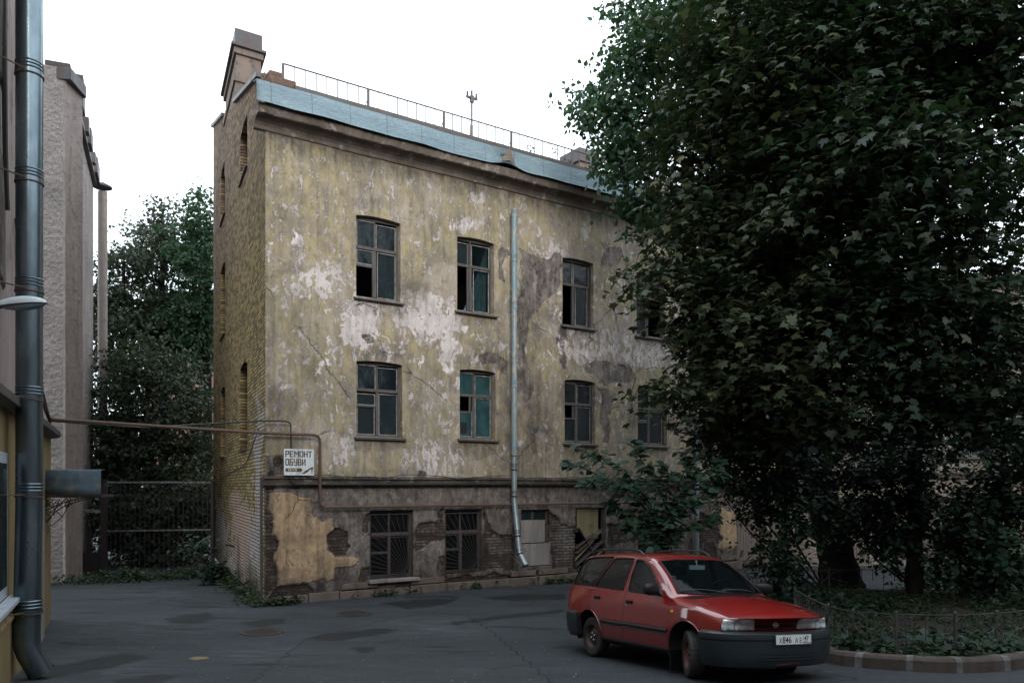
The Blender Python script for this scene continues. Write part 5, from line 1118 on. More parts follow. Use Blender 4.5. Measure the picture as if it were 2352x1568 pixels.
# cut openings into the shell
bvv = np.array(BV); fcx = np.array([bvv[list(f)].mean(0) for f in BF])
nrm = np.array([np.cross(bvv[f[1]]-bvv[f[0]], bvv[f[2]]-bvv[f[0]]) for f in BF]); nrm /= np.linalg.norm(nrm, axis=1)[:, None]+1e-9
cut = np.zeros(len(BF), bool); snap = []
sidef = np.abs(nrm[:, 1]) > .45
for nm, pl in WP.items():
    s_ = poly_sdf(fcx[:, 0], fcx[:, 2], pl); k = (s_ < 0) & (np.abs(fcx[:, 1]) > .5) & sidef; cut |= k; snap.append((k, 'poly', pl))
s_ = poly_sdf(fcx[:, 1], fcx[:, 2], WS_); k = (s_ < 0) & (fcx[:, 0] > 1.25) & (fcx[:, 2] > .98) & (fcx[:, 0] < 2.6); cut |= k; snap.append((k, 'ws', WS_))
for ax_, az_, r_ in arches:
    k = (np.hypot(fcx[:, 0]-ax_, fcx[:, 2]-az_) < r_) & (np.abs(fcx[:, 1]) > .44); cut |= k; snap.append((k, 'arc', (ax_, az_, r_)))
def near_poly(p, pl):
    best = None
    for i in range(len(pl)):
        a = np.array(pl[i]); b = np.array(pl[(i+1) % len(pl)]); t = np.clip(np.dot(p-a, b-a)/np.dot(b-a, b-a), 0, 1); q = a+(b-a)*t; d = np.linalg.norm(p-q)
        if best is None or d < best[0]: best = (d, q)
    return best[1]
kept = set(i for f, c in zip(BF, cut) if not c for i in f)
for k, kind, dat in snap:
    vs = set(i for f, c in zip(BF, k) if c for i in f) & kept
    for i in vs:
        p = np.array(BV[i])
        if kind == 'poly':
            q = near_poly(p[[0, 2]], dat); h, _ = rc('side', q[0], q[1], 1 if p[1] > 0 else -1)
            if h: bvv[i] = h
        elif kind == 'ws':
            q = near_poly(p[[1, 2]], dat); h, _ = rc('front', q[0], q[1])
            if h: bvv[i] = h
        elif abs(p[1]) > .6:
            a = math.atan2(p[2]-dat[1], p[0]-dat[0]); x_, z_ = dat[0]+dat[2]*math.cos(a), dat[1]+dat[2]*math.sin(a)
            if z_ > .24:
                h, _ = rc('side', x_, z_, 1 if p[1] > 0 else -1)
                if h: bvv[i] = h
mb = MB(); mb.v = [tuple(p) for p in bvv]; mb.f = [f for f, c in zip(BF, cut) if not c]; mb.m = [0]*len(mb.f)
body = mb.build('body', M['paint'], car, smooth=True, ang=32)
bm = bmesh.new(); bm.from_mesh(body.data); bmesh.ops.delete(bm, geom=[v for v in bm.verts if not v.link_faces], context='VERTS'); bm.to_mesh(body.data); bm.free()
sd_ = body.modifiers.new('t', 'SOLIDIFY'); sd_.thickness = .012; sd_.offset = -1

def patch(name, poly, axis, mat, off=.002, thick=.004, side=-1, parent=None, cuts=3, dens=.05, smooth=True):
    pts = []
    for i in range(len(poly)):
        a, b = poly[i], poly[(i+1) % len(poly)]; n = max(1, int(math.hypot(a[0]-b[0], a[1]-b[1])/dens))
        pts += [(a[0]+(b[0]-a[0])*t/n, a[1]+(b[1]-a[1])*t/n) for t in range(n)]
    bm = bmesh.new(); f = bm.faces.new([bm.verts.new((p[0], p[1], 0)) for p in pts]); bmesh.ops.triangulate(bm, faces=[f])
    if cuts: bmesh.ops.subdivide_edges(bm, edges=bm.edges[:], cuts=cuts, use_grid_fill=True)
    bad = []
    for v in bm.verts:
        h, n = rc(axis, v.co.x, v.co.y, side)
        if h is None: bad.append(v)
        else: v.co = h+n*off
    if bad: bmesh.ops.delete(bm, geom=bad, context='VERTS')
    bmesh.ops.recalc_face_normals(bm, faces=bm.faces[:])
    me = bpy.data.meshes.new(name); bm.to_mesh(me); bm.free(); me.materials.append(mat); me.polygons.foreach_set('use_smooth', [smooth]*len(me.polygons))
    o = bpy.data.objects.new(name, me); C.objects.link(o); o.parent = parent or car
    if thick: s__ = o.modifiers.new('t', 'SOLIDIFY'); s__.thickness = thick; s__.offset = -1
    return o
def glass_patch(name, poly, axis, mat, off, side=-1, rows=16, cols=22):
    zs_ = [p[1] for p in poly]; z0_, z1_ = min(zs_)+.0005, max(zs_)-.0005; q_ = MB()
    for j in range(rows+1):
        z = z0_+(z1_-z0_)*j/rows; xs_ = []
        for (ax, az), (bx, bz) in zip(poly, poly[1:]+poly[:1]):
            if (az-z)*(bz-z) <= 0 and az != bz: xs_.append(ax+(bx-ax)*(z-az)/(bz-az))
        a_, b_ = min(xs_), max(xs_)
        for i in range(cols+1):
            h, n = rc(axis, a_+(b_-a_)*i/cols, z, side); q_.v.append(tuple(h+n*off))
    q_.f = [(j*(cols+1)+i, j*(cols+1)+i+1, (j+1)*(cols+1)+i+1, (j+1)*(cols+1)+i) for j in range(rows) for i in range(cols)]; q_.m = [0]*len(q_.f)
    return q_.build(name, mat, car, smooth=True, ang=80)
def line(name, pts, axis, r, mat, off=0., side=-1, parent=None, closed=False, n=6, flat=None):
    pp = []
    for i in range(len(pts)-(0 if closed else 1)):
        a, b = pts[i], pts[(i+1) % len(pts)]; k = max(1, int(math.hypot(a[0]-b[0], a[1]-b[1])/.04)); pp += [(a[0]+(b[0]-a[0])*t/k, a[1]+(b[1]-a[1])*t/k) for t in range(k)]
    if not closed: pp.append(pts[-1])
    out = []
    for p in pp:
        h, nn = rc(axis, p[0], p[1], side)
        if h: out.append(h+nn*off)
    if len(out) < 2: return None
    q_ = MB(); q_.tube(out, r, n, closed=closed); return q_.build(name, mat, parent or car, smooth=True, ang=60)
for sd__ in (-1, 1):
    for nm, pl in WP.items():
        gl = glass_patch('side_window', pl, 'side', M['sideglass'], -.006, sd__); line('window_seal', pl, 'side', .009, M['trim'], .0, sd__, gl, True)
    # panel gaps
    line('panel_gap', [(2.035,.93),(2.05,.80),(2.045,.60),(2.0,.30)], 'side', .0035, M['ink'], -.001, sd__)
    line('panel_gap', [(.965,1.43),(.955,1.2),(.972,.975),(.972,.70),(.955,.30)], 'side', .0035, M['ink'], -.001, sd__)
    line('panel_gap', [(.40,1.455),(.21,1.23),(.06,1.01),(.0,.93),(-.005,.85),(.06,.77),(.20,.71),(.33,.60),(.41,.47),(.44,.30)], 'side', .0035, M['ink'], -.001, sd__)
    line('roof_gutter', [(-.36,1.475),(.0,1.482),(.8,1.478),(1.15,1.455),(1.3,1.41)], 'side', .006, M['paint'], .0, sd__)
    # rub strip, sill, arch lips
    for a_, b_ in ((.37,.955),(.985,2.03)): patch('rub_strip', [(a_,.525),(b_,.515),(b_+.0,.565),(a_-.01,.572)], 'side', M['bumper'], .012, .014, sd__, cuts=1)
    line('body_crease', [(.30,.60),(1.0,.595),(2.08,.585)], 'side', .004, M['paint'], .0, sd__)
    patch('sill', [(.36,.228),(2.06,.228),(2.04,.318),(.40,.318)], 'side', M['trim'], .004, .006, sd__, cuts=1)
    for ax_, az_, r_ in arches:
        pth = [(ax_+(r_+.004)*math.cos(t), az_+(r_+.004)*math.sin(t)) for t in np.linspace(R(-8), R(188), 26)]
        if ax_ == 0: line('arch_lip', pth, 'side', .008, M['paint'], .0, sd__)
        else: line('arch_lip', pth, 'side', .008, M['paint'], .0, sd__)
        q_ = MB(); n = 24; y0, y1 = sd__*.42, sd__*.815
        for i in range(n+1): t = R(-14)+R(208)*i/n; q_.v += [(ax_+(r_+.012)*math.cos(t), y0, az_+(r_+.012)*math.sin(t)), (ax_+(r_+.012)*math.cos(t), y1, az_+(r_+.012)*math.sin(t))]
        q_.f = [(2*i, 2*i+1, 2*i+3, 2*i+2) for i in range(n)]+[tuple(2*i for i in range(n+1))]; q_.m = [0]*len(q_.f); q_.build('wheel_arch_liner', M['dark'], car, fix=False)
    # door handles
    for hx, hz in ((.235,.868),(1.125,.848)):
        h, nn = rc('side', hx, hz, sd__); q_ = MB(); y_ = h.y; q_.box(hx-.075, hx+.075, y_-.006, y_+sd__*.022 if sd__ > 0 else y_+.006, hz-.022, hz+.025) if sd__ > 0 else q_.box(hx-.075, hx+.075, y_-.022, y_+.006, hz-.022, hz+.025)
        q_.build('door_handle', M['trim'], car, bevel=.008)
        patch('handle_recess', [(hx-.07,hz-.06),(hx+.06,hz-.06),(hx+.075,hz-.02),(hx-.08,hz-.02)], 'side', M['paint_dark'] if 'paint_dark' in M else M['paint'], .001, 0, sd__, cuts=1)
    h, nn = rc('side', 1.045, .80, sd__); q_ = MB(); q_.lathe([(0,0),(.014,0),(.014,.004),(0,.006)], 12, Matrix.Translation(h) @ Vector((0,sd__,0)).to_track_quat('Z','Y').to_matrix().to_4x4()); q_.build('door_lock', M['chrome'], car)
    patch('side_indicator', [(2.09,.752),(2.145,.752),(2.145,.80),(2.09,.80)], 'side', M['orange'], .010, .012, sd__, cuts=1)
    # mirror
    q_ = MB(); V = []; N = 10
    for i in range(N+1):
        t = i/N; s__ = math.sin(math.pi*(.10+.80*t))**.45; xx = 1.60+.0*t
        for k in range(12):
            a = 2*math.pi*k/12; ca, sa = math.cos(a), math.sin(a); sq = lambda c: math.copysign(abs(c)**.65, c)
            V.append((1.755+.05*t+.062*s__*sq(ca), sd__*(.79+.235*t), 1.055-.01*t+.083*s__*sq(sa)))
    for i in range(N):
        for k in range(12): q_.f.append((i*12+k, (i+1)*12+k, (i+1)*12+(k+1) % 12, i*12+(k+1) % 12))
    q_.f += [tuple(range(11,-1,-1)), tuple(N*12+k for k in range(12))]; q_.v = V; q_.m = [0]*len(q_.f); mr_ = q_.build('wing_mirror', M['trim'], car, smooth=True, ang=60)
    q_ = MB(); q_.add([(1.70,sd__*.745,.955),(1.86,sd__*.765,.95),(1.72,sd__*.715,1.10),(1.78,sd__*.80,1.0),(1.70,sd__*.80,1.0),(1.74,sd__*.79,1.07)], [(0,1,2),(0,4,3,1),(1,3,5,2),(0,2,5,4),(3,4,5)]); q_.build('mirror_base', M['trim'], mr_, bevel=.006)
    # roof rails
    pr = [(-.38,.0),(-.33,.045),(-.2,.062),(.3,.068),(.75,.066),(.95,.055),(1.08,.0)]; pp = []
    for x_, dz in pr: h, nn = rc('top', x_, sd__*.55); pp.append(h+Vector((0,0,dz+.004)))
    q_ = MB(); q_.tube(catmull(pp, 5), .0145, 8); q_.build('roof_rail', M['bumper'], car, smooth=True)
    # headlamp with clear indicator, side of the nose
    hl = patch('headlight', [(sd__*.315,.620),(sd__*.60,.618),(sd__*.605,.757),(sd__*.36,.752),(sd__*.33,.72)], 'front', M['headglass'], .006, .012, cuts=2, dens=.05)
    ind = patch('front_indicator', [(sd__*.61,.618),(sd__*.770,.622),(sd__*.772,.69),(sd__*.745,.742),(sd__*.615,.757)], 'front', M['headglass'], .006, .012, cuts=2, dens=.05)
    h, nn = rc('front', sd__*.67, .675)
    hh_, n_ = rc('front', sd__*.47, .688); Mh = Matrix.Translation(hh_+n_*.0075) @ n_.to_track_quat('Z','Y').to_matrix().to_4x4(); q_ = MB(); q_.lathe([(.030,0),(.052,0),(.052,.001),(.030,.001)], 24, Mh, loop=True); q_.lathe([(0,.001),(.014,.001)], 12, Mh); q_.build('reflector_ring', M['bumper'], hl)
    if sd__ < 0: q_ = MB(); q_.lathe([(0,.010),(.022,.006),(.03,-.004)], 16, Matrix.Translation(h+nn*.004) @ nn.to_track_quat('Z','Y').to_matrix().to_4x4()); q_.build('orange_bulb', M['orange'], ind, smooth=True)
    line('lamp_seal', [(sd__*.312,.617),(sd__*.774,.618),(sd__*.776,.70),(sd__*.745,.746),(sd__*.36,.758),(sd__*.325,.72)], 'front', .0045, M['ink'], .0, parent=hl, closed=True)
    line('panel_gap', [(2.26,sd__*.735),(2.6,sd__*.72),(2.9,sd__*.665),(3.10,sd__*.625)], 'top', .003, M['ink'], -.0005)
    # mud flap
    q_ = MB(); q_.box(2.03, 2.05, min(sd__*.63, sd__*.80), max(sd__*.63, sd__*.80), .05, .30); q_.build('mud_flap', M['trim'], car, bevel=.004)
line('panel_gap', [(3.0+.0,0)] and [(y_, .766) for y_ in np.linspace(-.62, .62, 24)], 'front', .0035, M['ink'], -.0005)
# grille
patch('grille', [(-.29,.642),(-.055,.642),(-.065,.672),(-.085,.684),(-.30,.686)], 'front', M['ink'], .0015, 0, cuts=1); patch('grille', [(.29,.642),(.055,.642),(.065,.672),(.085,.684),(.30,.686)], 'front', M['ink'], .0015, 0, cuts=1)
for z_ in (.657,.671): line('grille_bar', [(-.29,z_),(-.07,z_)], 'front', .003, M['trim'], .003); line('grille_bar', [(.07,z_),(.29,z_)], 'front', .003, M['trim'], .003)
h, nn = rc('front', 0, .672); Mb = Matrix.Translation(h+nn*.006) @ Matrix.Rotation(R(90), 4, 'Z') @ Matrix.Rotation(R(90), 4, 'X')
q_ = MB(); q_.lathe([(.026,-.006),(.034,-.006),(.034,.004),(.026,.004)], 24, Mb, loop=True); q_.box(-.046,.046,-.008,.008,-.006,.007, 0, Mb); q_.build('badge', M['chrome'], car, smooth=True, ang=40)
# windscreen
wsc = glass_patch('windscreen', WS_, 'front', M['windscreen'], -.005); line('windscreen_seal', WS_, 'front', .011, M['trim'], .0, parent=wsc, closed=True)
patch('cowl_panel', [(2.30,-.60),(2.345,-.3),(2.36,0),(2.345,.3),(2.30,.60),(2.15,.70),(2.22,.5),(2.28,.25),(2.295,0),(2.28,-.25),(2.22,-.5),(2.15,-.70)], 'top', M['trim'], .002, 0, cuts=1, dens=.05)
for y0_, y1_, zz in ((-.10,-.62,.02),(.42,-.12,.02)):
    pp = []
    for t in np.linspace(0, 1, 10):
        y_ = y0_+(y1_-y0_)*t; h, nn = rc('front', y_, 1.008+.035*math.sin(t*2.4)); pp.append(h+nn*.016)
    q_ = MB(); q_.tube(pp, .0055, 6); q_.build('wiper', M['bumper'], car, smooth=True)
# rear glass (not cut) and tail lamps
patch('rear_window', [(-.5,1.06),(.5,1.06),(.46,1.36),(-.46,1.36)], 'back', M['sideglass'], .003, 0, cuts=2)
for s__ in (-1, 1): patch('tail_light', [(s__*.62,.66),(s__*.77,.68),(s__*.76,.92),(s__*.62,.92)], 'back', M['redflag'], .006, .01, cuts=1)
# bumpers: a profile swept round the plan outline
def sweep(path, prof, name, mat):
    q_ = MB(); K = len(prof); N = len(path)
    for i, p in enumerate(path):
        t = (Vector(path[min(i+1, N-1)])-Vector(path[max(i-1, 0)])).normalized(); nn = Vector((t.y, -t.x, 0))
        for o_, z_ in prof: q_.v.append((p[0]+nn.x*o_, p[1]+nn.y*o_, z_))
    for i in range(N-1):
        for k in range(K): q_.f.append((i*K+k, (i+1)*K+k, (i+1)*K+(k+1) % K, i*K+(k+1) % K))
    q_.f += [tuple(range(K-1,-1,-1)), tuple((N-1)*K+k for k in range(K))]; q_.m = [0]*len(q_.f)
    return q_.build(name, mat, car, smooth=True, ang=28)
half = [(2.755,-.845),(2.86,-.842),(2.95,-.828),(3.03,-.79),(3.10,-.725),(3.165,-.63),(3.215,-.5),(3.262,-.33),(3.285,-.16),(3.292,0)]
path = [tuple(p[:2]) for p in catmull([(a, b, 0) for a, b in half+[(a, -b) for a, b in half[-2::-1]]], 5)]
pf = [(-.03,.615),(.02,.608),(.045,.590),(.052,.55),(.050,.525),(.036,.520),(.036,.512),(.048,.505),(.046,.42),(.040,.34),(.024,.262),(.0,.215),(-.12,.20)]
fbp = sweep(path, pf, 'front_bumper', M['bumper'])
bb = [Vector((a, b, 0)) for a, b in path]
def on_bumper(y): 
    i = min(range(len(bb)), key=lambda i: abs(bb[i].y-y)); return bb[i].x
q_ = MB()
for y0_, y1_, z0_, z1_, e_ in ((-.42,.42,.365,.385,.0535),(-.42,.42,.33,.35,.0525),(-.42,.42,.30,.315,.051)):
    n = 10
    for i in range(n):
        ya, yb = y0_+(y1_-y0_)*i/n, y0_+(y1_-y0_)*(i+1)/n; xa_, xb_ = on_bumper(ya)+e_-.006, on_bumper(yb)+e_-.006
        q_.add([(xa_, ya, z0_), (xb_, yb, z0_), (xb_, yb, z1_), (xa_, ya, z1_)], [(0,1,2,3)])
q_.build('air_intake', M['ink'], fbp)
rp = [(-.27,-.845),(-.45,-.842),(-.62,-.82),(-.72,-.75),(-.80,-.60),(-.86,-.35),(-.89,0)]
rpath = [tuple(p[:2]) for p in catmull([(a, b, 0) for a, b in (rp+[(a, -b) for a, b in rp[-2::-1]])[::-1]], 5)]
sweep(rpath, [(-.03,.64),(.03,.632),(.05,.61),(.055,.54),(.045,.53),(.05,.52),(.046,.42),(.03,.33),(.0,.30),(-.05,.30)], 'rear_bumper', M['bumper'])
# licence plate
def text_mesh(name, s, size, mat, parent, mw, bold=.0, sx=1., ext=.0008):
    cu = bpy.data.curves.new(name, 'FONT'); cu.body = s; cu.size = size; cu.offset = bold; cu.extrude = ext; cu.align_x = 'LEFT'
    o = bpy.data.objects.new(name, cu); C.objects.link(o); bpy.context.view_layer.update()
    me = bpy.data.meshes.new_from_object(o.evaluated_get(bpy.context.evaluated_depsgraph_get())); bpy.data.objects.remove(o)
    me.name = name; me.materials.clear(); me.materials.append(mat); n = bpy.data.objects.new(name, me); C.objects.link(n); n.parent = parent
    n.matrix_local = mw @ Matrix.Diagonal((sx, 1, 1, 1)); return n
xp = on_bumper(0)+.056; zp = .53
Mp = Matrix.Translation((xp, 0, zp)) @ Matrix(((0,0,1,0),(1,0,0,0),(0,1,0,0),(0,0,0,1)))     # plate x -> car +y, plate y -> up, plate z -> forward
q_ = MB(); q_.box(-.26,.26,-.056,.056,0,.006, 0, Mp); pl_ = q_.build('licence_plate', M['plate'], car, bevel=.003)
q_ = MB(); 
for b_ in ((-.257,.257,.0515,.0535),(-.257,.257,-.0535,-.0515),(-.257,-.255,-.0515,.0515),(.255,.257,-.0515,.0515),(.139,.142,-.0515,.0515)): q_.box(b_[0],b_[1],b_[2],b_[3],.0062,.0068,0,Mp)
q_.build('plate_border', M['ink'], pl_)
def tx(s, x, y, size, sx, bold=.0015, mat='ink'): return text_mesh('plate_character', s, size, M[mat], pl_, Mp @ Matrix.Translation((x, y, .0066)), bold, sx)
tx('Х', -.222, -.036, .078, 1., .0005); tx('846', -.168, -.036, .103, .86, .001); tx('А', .014, -.036, .078, .9, .0003); tx('Е', .078, -.036, .078, 1., .0003); tx('47', .150, -.012, .072, .95); tx('RUS', .146, -.047, .034, .9, .0006)
for i, mt in enumerate(('plate','blueflag','redflag')): q_ = MB(); q_.box(.212,.248,-.028-.0065*(i+1),-.028-.0065*i,.0062,.0070,0,Mp); q_.build('flag_stripe', M[mt], pl_)
# interior
q_ = MB(); q_.box(-.7, 2.1, -.66, .66, .30, .42); q_.build('cabin_floor', M['dark'], car)
q_ = MB(); q_.prism([(1.62,.62),(1.66,.93),(1.80,.965),(2.12,.955),(2.2,.6)], lambda x, z: (x, -.70, z), lambda x, z: (x, .70, z)); q_.box(1.62,1.80,.20,.52,.93,1.0); q_.build('dashboard', M['seat'], car, bevel=.02)
for y_ in (-.36, .36):
    q_ = MB(); q_.box(.75,1.25,y_-.24,y_+.24,.42,.62); q_.prism([(.62,.55),(.80,.55),(.66,1.18),(.54,1.18)], lambda x, z: (x, y_-.23, z), lambda x, z: (x, y_+.23, z)); q_.build('seat', M['seat'], car, bevel=.04, seg=3)
    q_ = MB(); q_.box(.52,.62,y_-.12,y_+.12,1.2,1.34); q_.build('headrest', M['seat'], car, bevel=.03, seg=3)
q_ = MB(); q_.box(-.05,.45,-.62,.62,.42,.62); q_.prism([(-.15,.55),(.0,.55),(-.12,1.12),(-.22,1.12)], lambda x, z: (x, -.62, z), lambda x, z: (x, .62, z)); q_.build('rear_bench', M['seat'], car, bevel=.04, seg=3)
q_ = MB(); Mw = Matrix.Translation((1.50,.37,.99)) @ Matrix.Rotation(R(-62), 4, 'Y')
q_.tube([Mw @ Vector((.185*math.cos(t), .185*math.sin(t), 0)) for t in np.linspace(0, 2*math.pi, 33)[:-1]], .014, 8, closed=True)
for t in (0, 2.1, 4.2): q_.tube([Mw @ Vector((0,0,-.02)), Mw @ Vector((.18*math.cos(t), .18*math.sin(t), 0))], .012, 6)
q_.build('steering_wheel', M['trim'], car, smooth=True)
q_ = MB(); q_.box(1.50,1.53,-.125,.125,1.295,1.355); q_.tube([(1.52,0,1.35),(1.50,0,1.42)], .01, 6); q_.build('rear_view_mirror', M['lamp_grey'], car, bevel=.01)
# wheels
def wheel(x, y, steer, rim):
    sg = -1 if y < 0 else 1; w_ = empty('wheel'); w_.parent = car; w_.location = (x, y, .287); w_.rotation_euler = (0, 0, steer)
    Mx = Matrix.Rotation(R(90)*-sg, 4, 'X')    # local z -> outward
    q_ = MB(); n = 90; V = []
    pf_ = [(.178,-.075),(.20,-.083),(.245,-.090),(.268,-.084),(.281,-.070),(.286,-.045),(.279,-.040),(.279,-.036),(.2865,-.031),(.2870,-.004),(.280,-.002),(.280,.002),(.2870,.004),(.2865,.031),(.279,.036),(.279,.040),(.286,.045),(.281,.070),(.268,.084),(.245,.090),(.20,.083),(.178,.075)]
    K = len(pf_)
    for i in range(n):
        a = 2*math.pi*i/n
        for k, (r_, h_) in enumerate(pf_):
            rr = r_-(.006 if (i % 3 == 0 and 3 < k < K-4) else 0); V.append(Mx @ Vector((rr*math.cos(a), rr*math.sin(a), h_)))
    q_.v = V; q_.f = [(i*K+k, ((i+1) % n)*K+k, ((i+1) % n)*K+k+1, i*K+k+1) for i in range(n) for k in range(K-1)]; q_.m = [0]*len(q_.f)
    q_.build('tyre', M['rubber'], w_, smooth=True, ang=30)
    q_ = MB(); q_.lathe([(.180,.070),(.184,.078),(.178,.080),(.168,.066),(.160,.052),(.150,.030),(.142,.022),(.120,.030),(.095,.046),(.070,.050),(.050,.040),(.036,.042),(.034,.058),(.028,.062),(.0,.062)], 48, Mx); q_.lathe([(.178,-.07),(.15,-.02),(.15,.01),(.16,.05)], 32, Mx)
    q_.build('rim', M[rim], w_, smooth=True, ang=35)
    q_ = MB()
    for k in range(12): a = 2*math.pi*k/12; q_.lathe([(0,.0),(.0135,.0)], 12, Mx @ Matrix.Translation((.119*math.cos(a), .119*math.sin(a), .0318)) @ Matrix.Rotation(-.55, 4, Vector((-math.sin(a), math.cos(a), 0))))
    q_.build('rim_vents', M['ink'], w_)
    for k in range(4): a = 2*math.pi*k/4+.4; q_ = MB(); q_.lathe([(.010,.040),(.010,.060),(.006,.066),(0,.066)], 6, Mx @ Matrix.Translation((.05*math.cos(a), .05*math.sin(a), 0))); q_.build('wheel_nut', M['chrome'], w_)
    return w_
wheel(0, -.70, 0, 'steelrim'); wheel(0, .70, 0, 'steelrim'); wheel(2.40, -.71, R(-24), 'steelrim_red'); wheel(2.40, .71, R(-22), 'steelrim')
q_ = MB(); q_.box(-.6, 2.9, -.5, .5, .18, .26); q_.tube([(0,-.6,.28),(0,.6,.28)], .04, 8); q_.tube([(2.4,-.6,.28),(2.4,.6,.28)], .035, 8); q_.build('underbody', M['dark'], car)

# ------------------------------------------------------------ foliage
def leaf_mat(name, a, b, c, tr=.14, rough=.5, spec=.3):
    g = G(name); lv = g.attr('lv'); x = g.mix(g.mr(lv, 0, .6), a, b); x = g.mix(g.mr(lv, .72, 1.), x, c)
    g.set(col=x, rough=rough, spec=spec)
    t = g.node('ShaderNodeBsdfTranslucent'); g.L(g.mix(.5, x, (.05,.12,.02)), t.inputs[0]); ms = g.node('ShaderNodeMixShader'); ms.inputs[0].default_value = tr
    g.L(g.b.outputs[0], ms.inputs[1]); g.L(t.outputs[0], ms.inputs[2]); g.L(ms.outputs[0], g.nt.nodes['Material Output'].inputs[0]); return g.mat
M['maple'] = leaf_mat('maple_leaves', (.016,.034,.020), (.042,.052,.024), (.070,.075,.036))
M['maple2'] = leaf_mat('dark_maple_leaves', (.010,.026,.018), (.022,.036,.020), (.040,.052,.028))
M['linden'] = leaf_mat('linden_leaves', (.018,.055,.030), (.032,.075,.036), (.055,.10,.046), .34)
M['shrub'] = leaf_mat('shrub_leaves', (.010,.030,.020), (.018,.040,.024), (.030,.055,.032))
M['fartree'] = leaf_mat('far_tree_leaves', (.030,.046,.034), (.048,.060,.040), (.08,.088,.055), .25, .5)
M['herb'] = leaf_mat('herb_leaves', (.014,.032,.013), (.024,.046,.018), (.045,.052,.026), .25)
M['bark'] = old_render('dark_bark', (.016,.0135,.012), (.011,.0095,.008), (.026,.023,.02), 1., .04, 8)
half_ = [(.16,-.09),(.33,-.10),(.30,.08),(.47,.10),(.62,.27),(.42,.31),(.37,.44),(.30,.58),(.15,.50),(.13,.70)]
MAPLE = [(0,0)]+half_+[(0,1.0)]+[(-x, y) for x, y in half_[::-1]]
OV = [(0,0),(.20,.06),(.34,.28),(.33,.55),(.17,.84),(0,1.08),(-.17,.84),(-.33,.55),(-.34,.28),(-.20,.06)]
SM = [(0,0),(.30,.25),(.26,.62),(0,1),(-.26,.62),(-.30,.25)]
def unit(a): return a/(np.linalg.norm(a, axis=-1, keepdims=True)+1e-9)
def leaves(name, pos, tip, nrm, size, shape, mat, parent, rg, origin=(0,0,0)):
    N = len(pos); K = len(shape); sh = np.array(shape)
    z = -.35*sh[:, 0]**2-.22*sh[:, 1]**2
    n = unit(nrm); y = unit(tip-(tip*n).sum(1, keepdims=True)*n); x = np.cross(y, n)
    cv = rg.uniform(.3, 1.8, (N, 1, 1))
    V = pos[:, None]+size[:, None, None]*(sh[None, :, 0, None]*x[:, None]+sh[None, :, 1, None]*y[:, None]+z[None, :, None]*n[:, None]*cv)
    V = (V-np.array(origin)).reshape(-1, 3).astype(np.float32)
    me = bpy.data.meshes.new(name); me.vertices.add(N*K); me.vertices.foreach_set('co', V.ravel())
    me.loops.add(N*K); me.loops.foreach_set('vertex_index', np.arange(N*K, dtype=np.int32))
    me.polygons.add(N); me.polygons.foreach_set('loop_start', np.arange(0, N*K, K, dtype=np.int32)); me.polygons.foreach_set('loop_total', np.full(N, K, np.int32))
    me.update(calc_edges=True); me.materials.append(mat)
    fattr(me, 'lv', np.repeat(rg.uniform(0, 1, N), K))
    o = bpy.data.objects.new(name, me); C.objects.link(o); o.parent = parent; return o
def el(u, v, Y, ru, rv, ry, dens=1.): p = P(u, v, Y); return (np.array(p), np.array([ru/F_*Y, ry, rv/F_*Y]), dens)
def sprays(rg, ells, total, per, twig, clump=.72, jit=.07, upw=1.15, rnd_=.42, droop=.2, shell=.45, lump=8.):
    w_ = np.array([((e_[1][0]*e_[1][1]*e_[1][2])**(.68))*e_[2] for e_ in ells]); w_ /= w_.sum(); P_, T_, N_ = [], [], []; tw = []
    for e_, q in zip(ells, w_):
        n = int(total*q/per)+1; nc = max(4, int(n/lump)); d = unit(rg.normal(size=(nc, 3))); r = rg.uniform(0, 1, (nc, 1))**shell
        cc = e_[0]+d*r*e_[1]; idx = rg.integers(0, nc, n); dd = d[idx]
        c = cc[idx]+rg.normal(size=(n, 3))*clump*np.array([.62,.62,.15])
        tdir = unit(dd*.8+rg.normal(size=(n, 3))*.55+np.array([0,0,-droop]))
        L = twig*rg.uniform(.6, 1.3, (n, 1))
        for i in range(per):
            t = (i+.5)/per; sd__ = 1 if i % 2 else -1
            side = unit(np.cross(tdir, np.array([0,0,1.])))*sd__
            P_.append(c+tdir*L*t+rg.normal(size=(n, 3))*jit); T_.append(unit(tdir*.5+side*.8+rg.normal(size=(n, 3))*.35+np.array([0,0,-.35])))
            N_.append(unit(np.array([0,0,1.])*upw+dd*.35+rg.normal(size=(n, 3))*rnd_))
        tw.append(np.concatenate([c-tdir*L*.3, c+tdir*L], 1))
    return np.concatenate(P_), np.concatenate(T_), np.concatenate(N_), np.concatenate(tw)
def twigs(name, tw, r, mat, parent, origin, every=3):
    tw = tw[::every]; N = len(tw); a, b = tw[:, :3], tw[:, 3:]; d = unit(b-a); u = unit(np.cross(d, np.array([.3,.2,1.]))); w_ = np.cross(d, u); V = []
    for e_, rr in ((a, r), (b, r*.35)):
        for k in range(3): an = 2*math.pi*k/3; V.append(e_+(u*math.cos(an)+w_*math.sin(an))*rr)
    V = np.stack(V, 1)-np.array(origin); F = []
    for i in range(N):
        for k in range(3): F.append((i*6+k, i*6+(k+1) % 3, i*6+3+(k+1) % 3, i*6+3+k))
    me = bpy.data.meshes.new(name); me.from_pydata(V.reshape(-1, 3).tolist(), [], F); me.materials.append(mat)
    o = bpy.data.objects.new(name, me); C.objects.link(o); o.parent = parent; return o
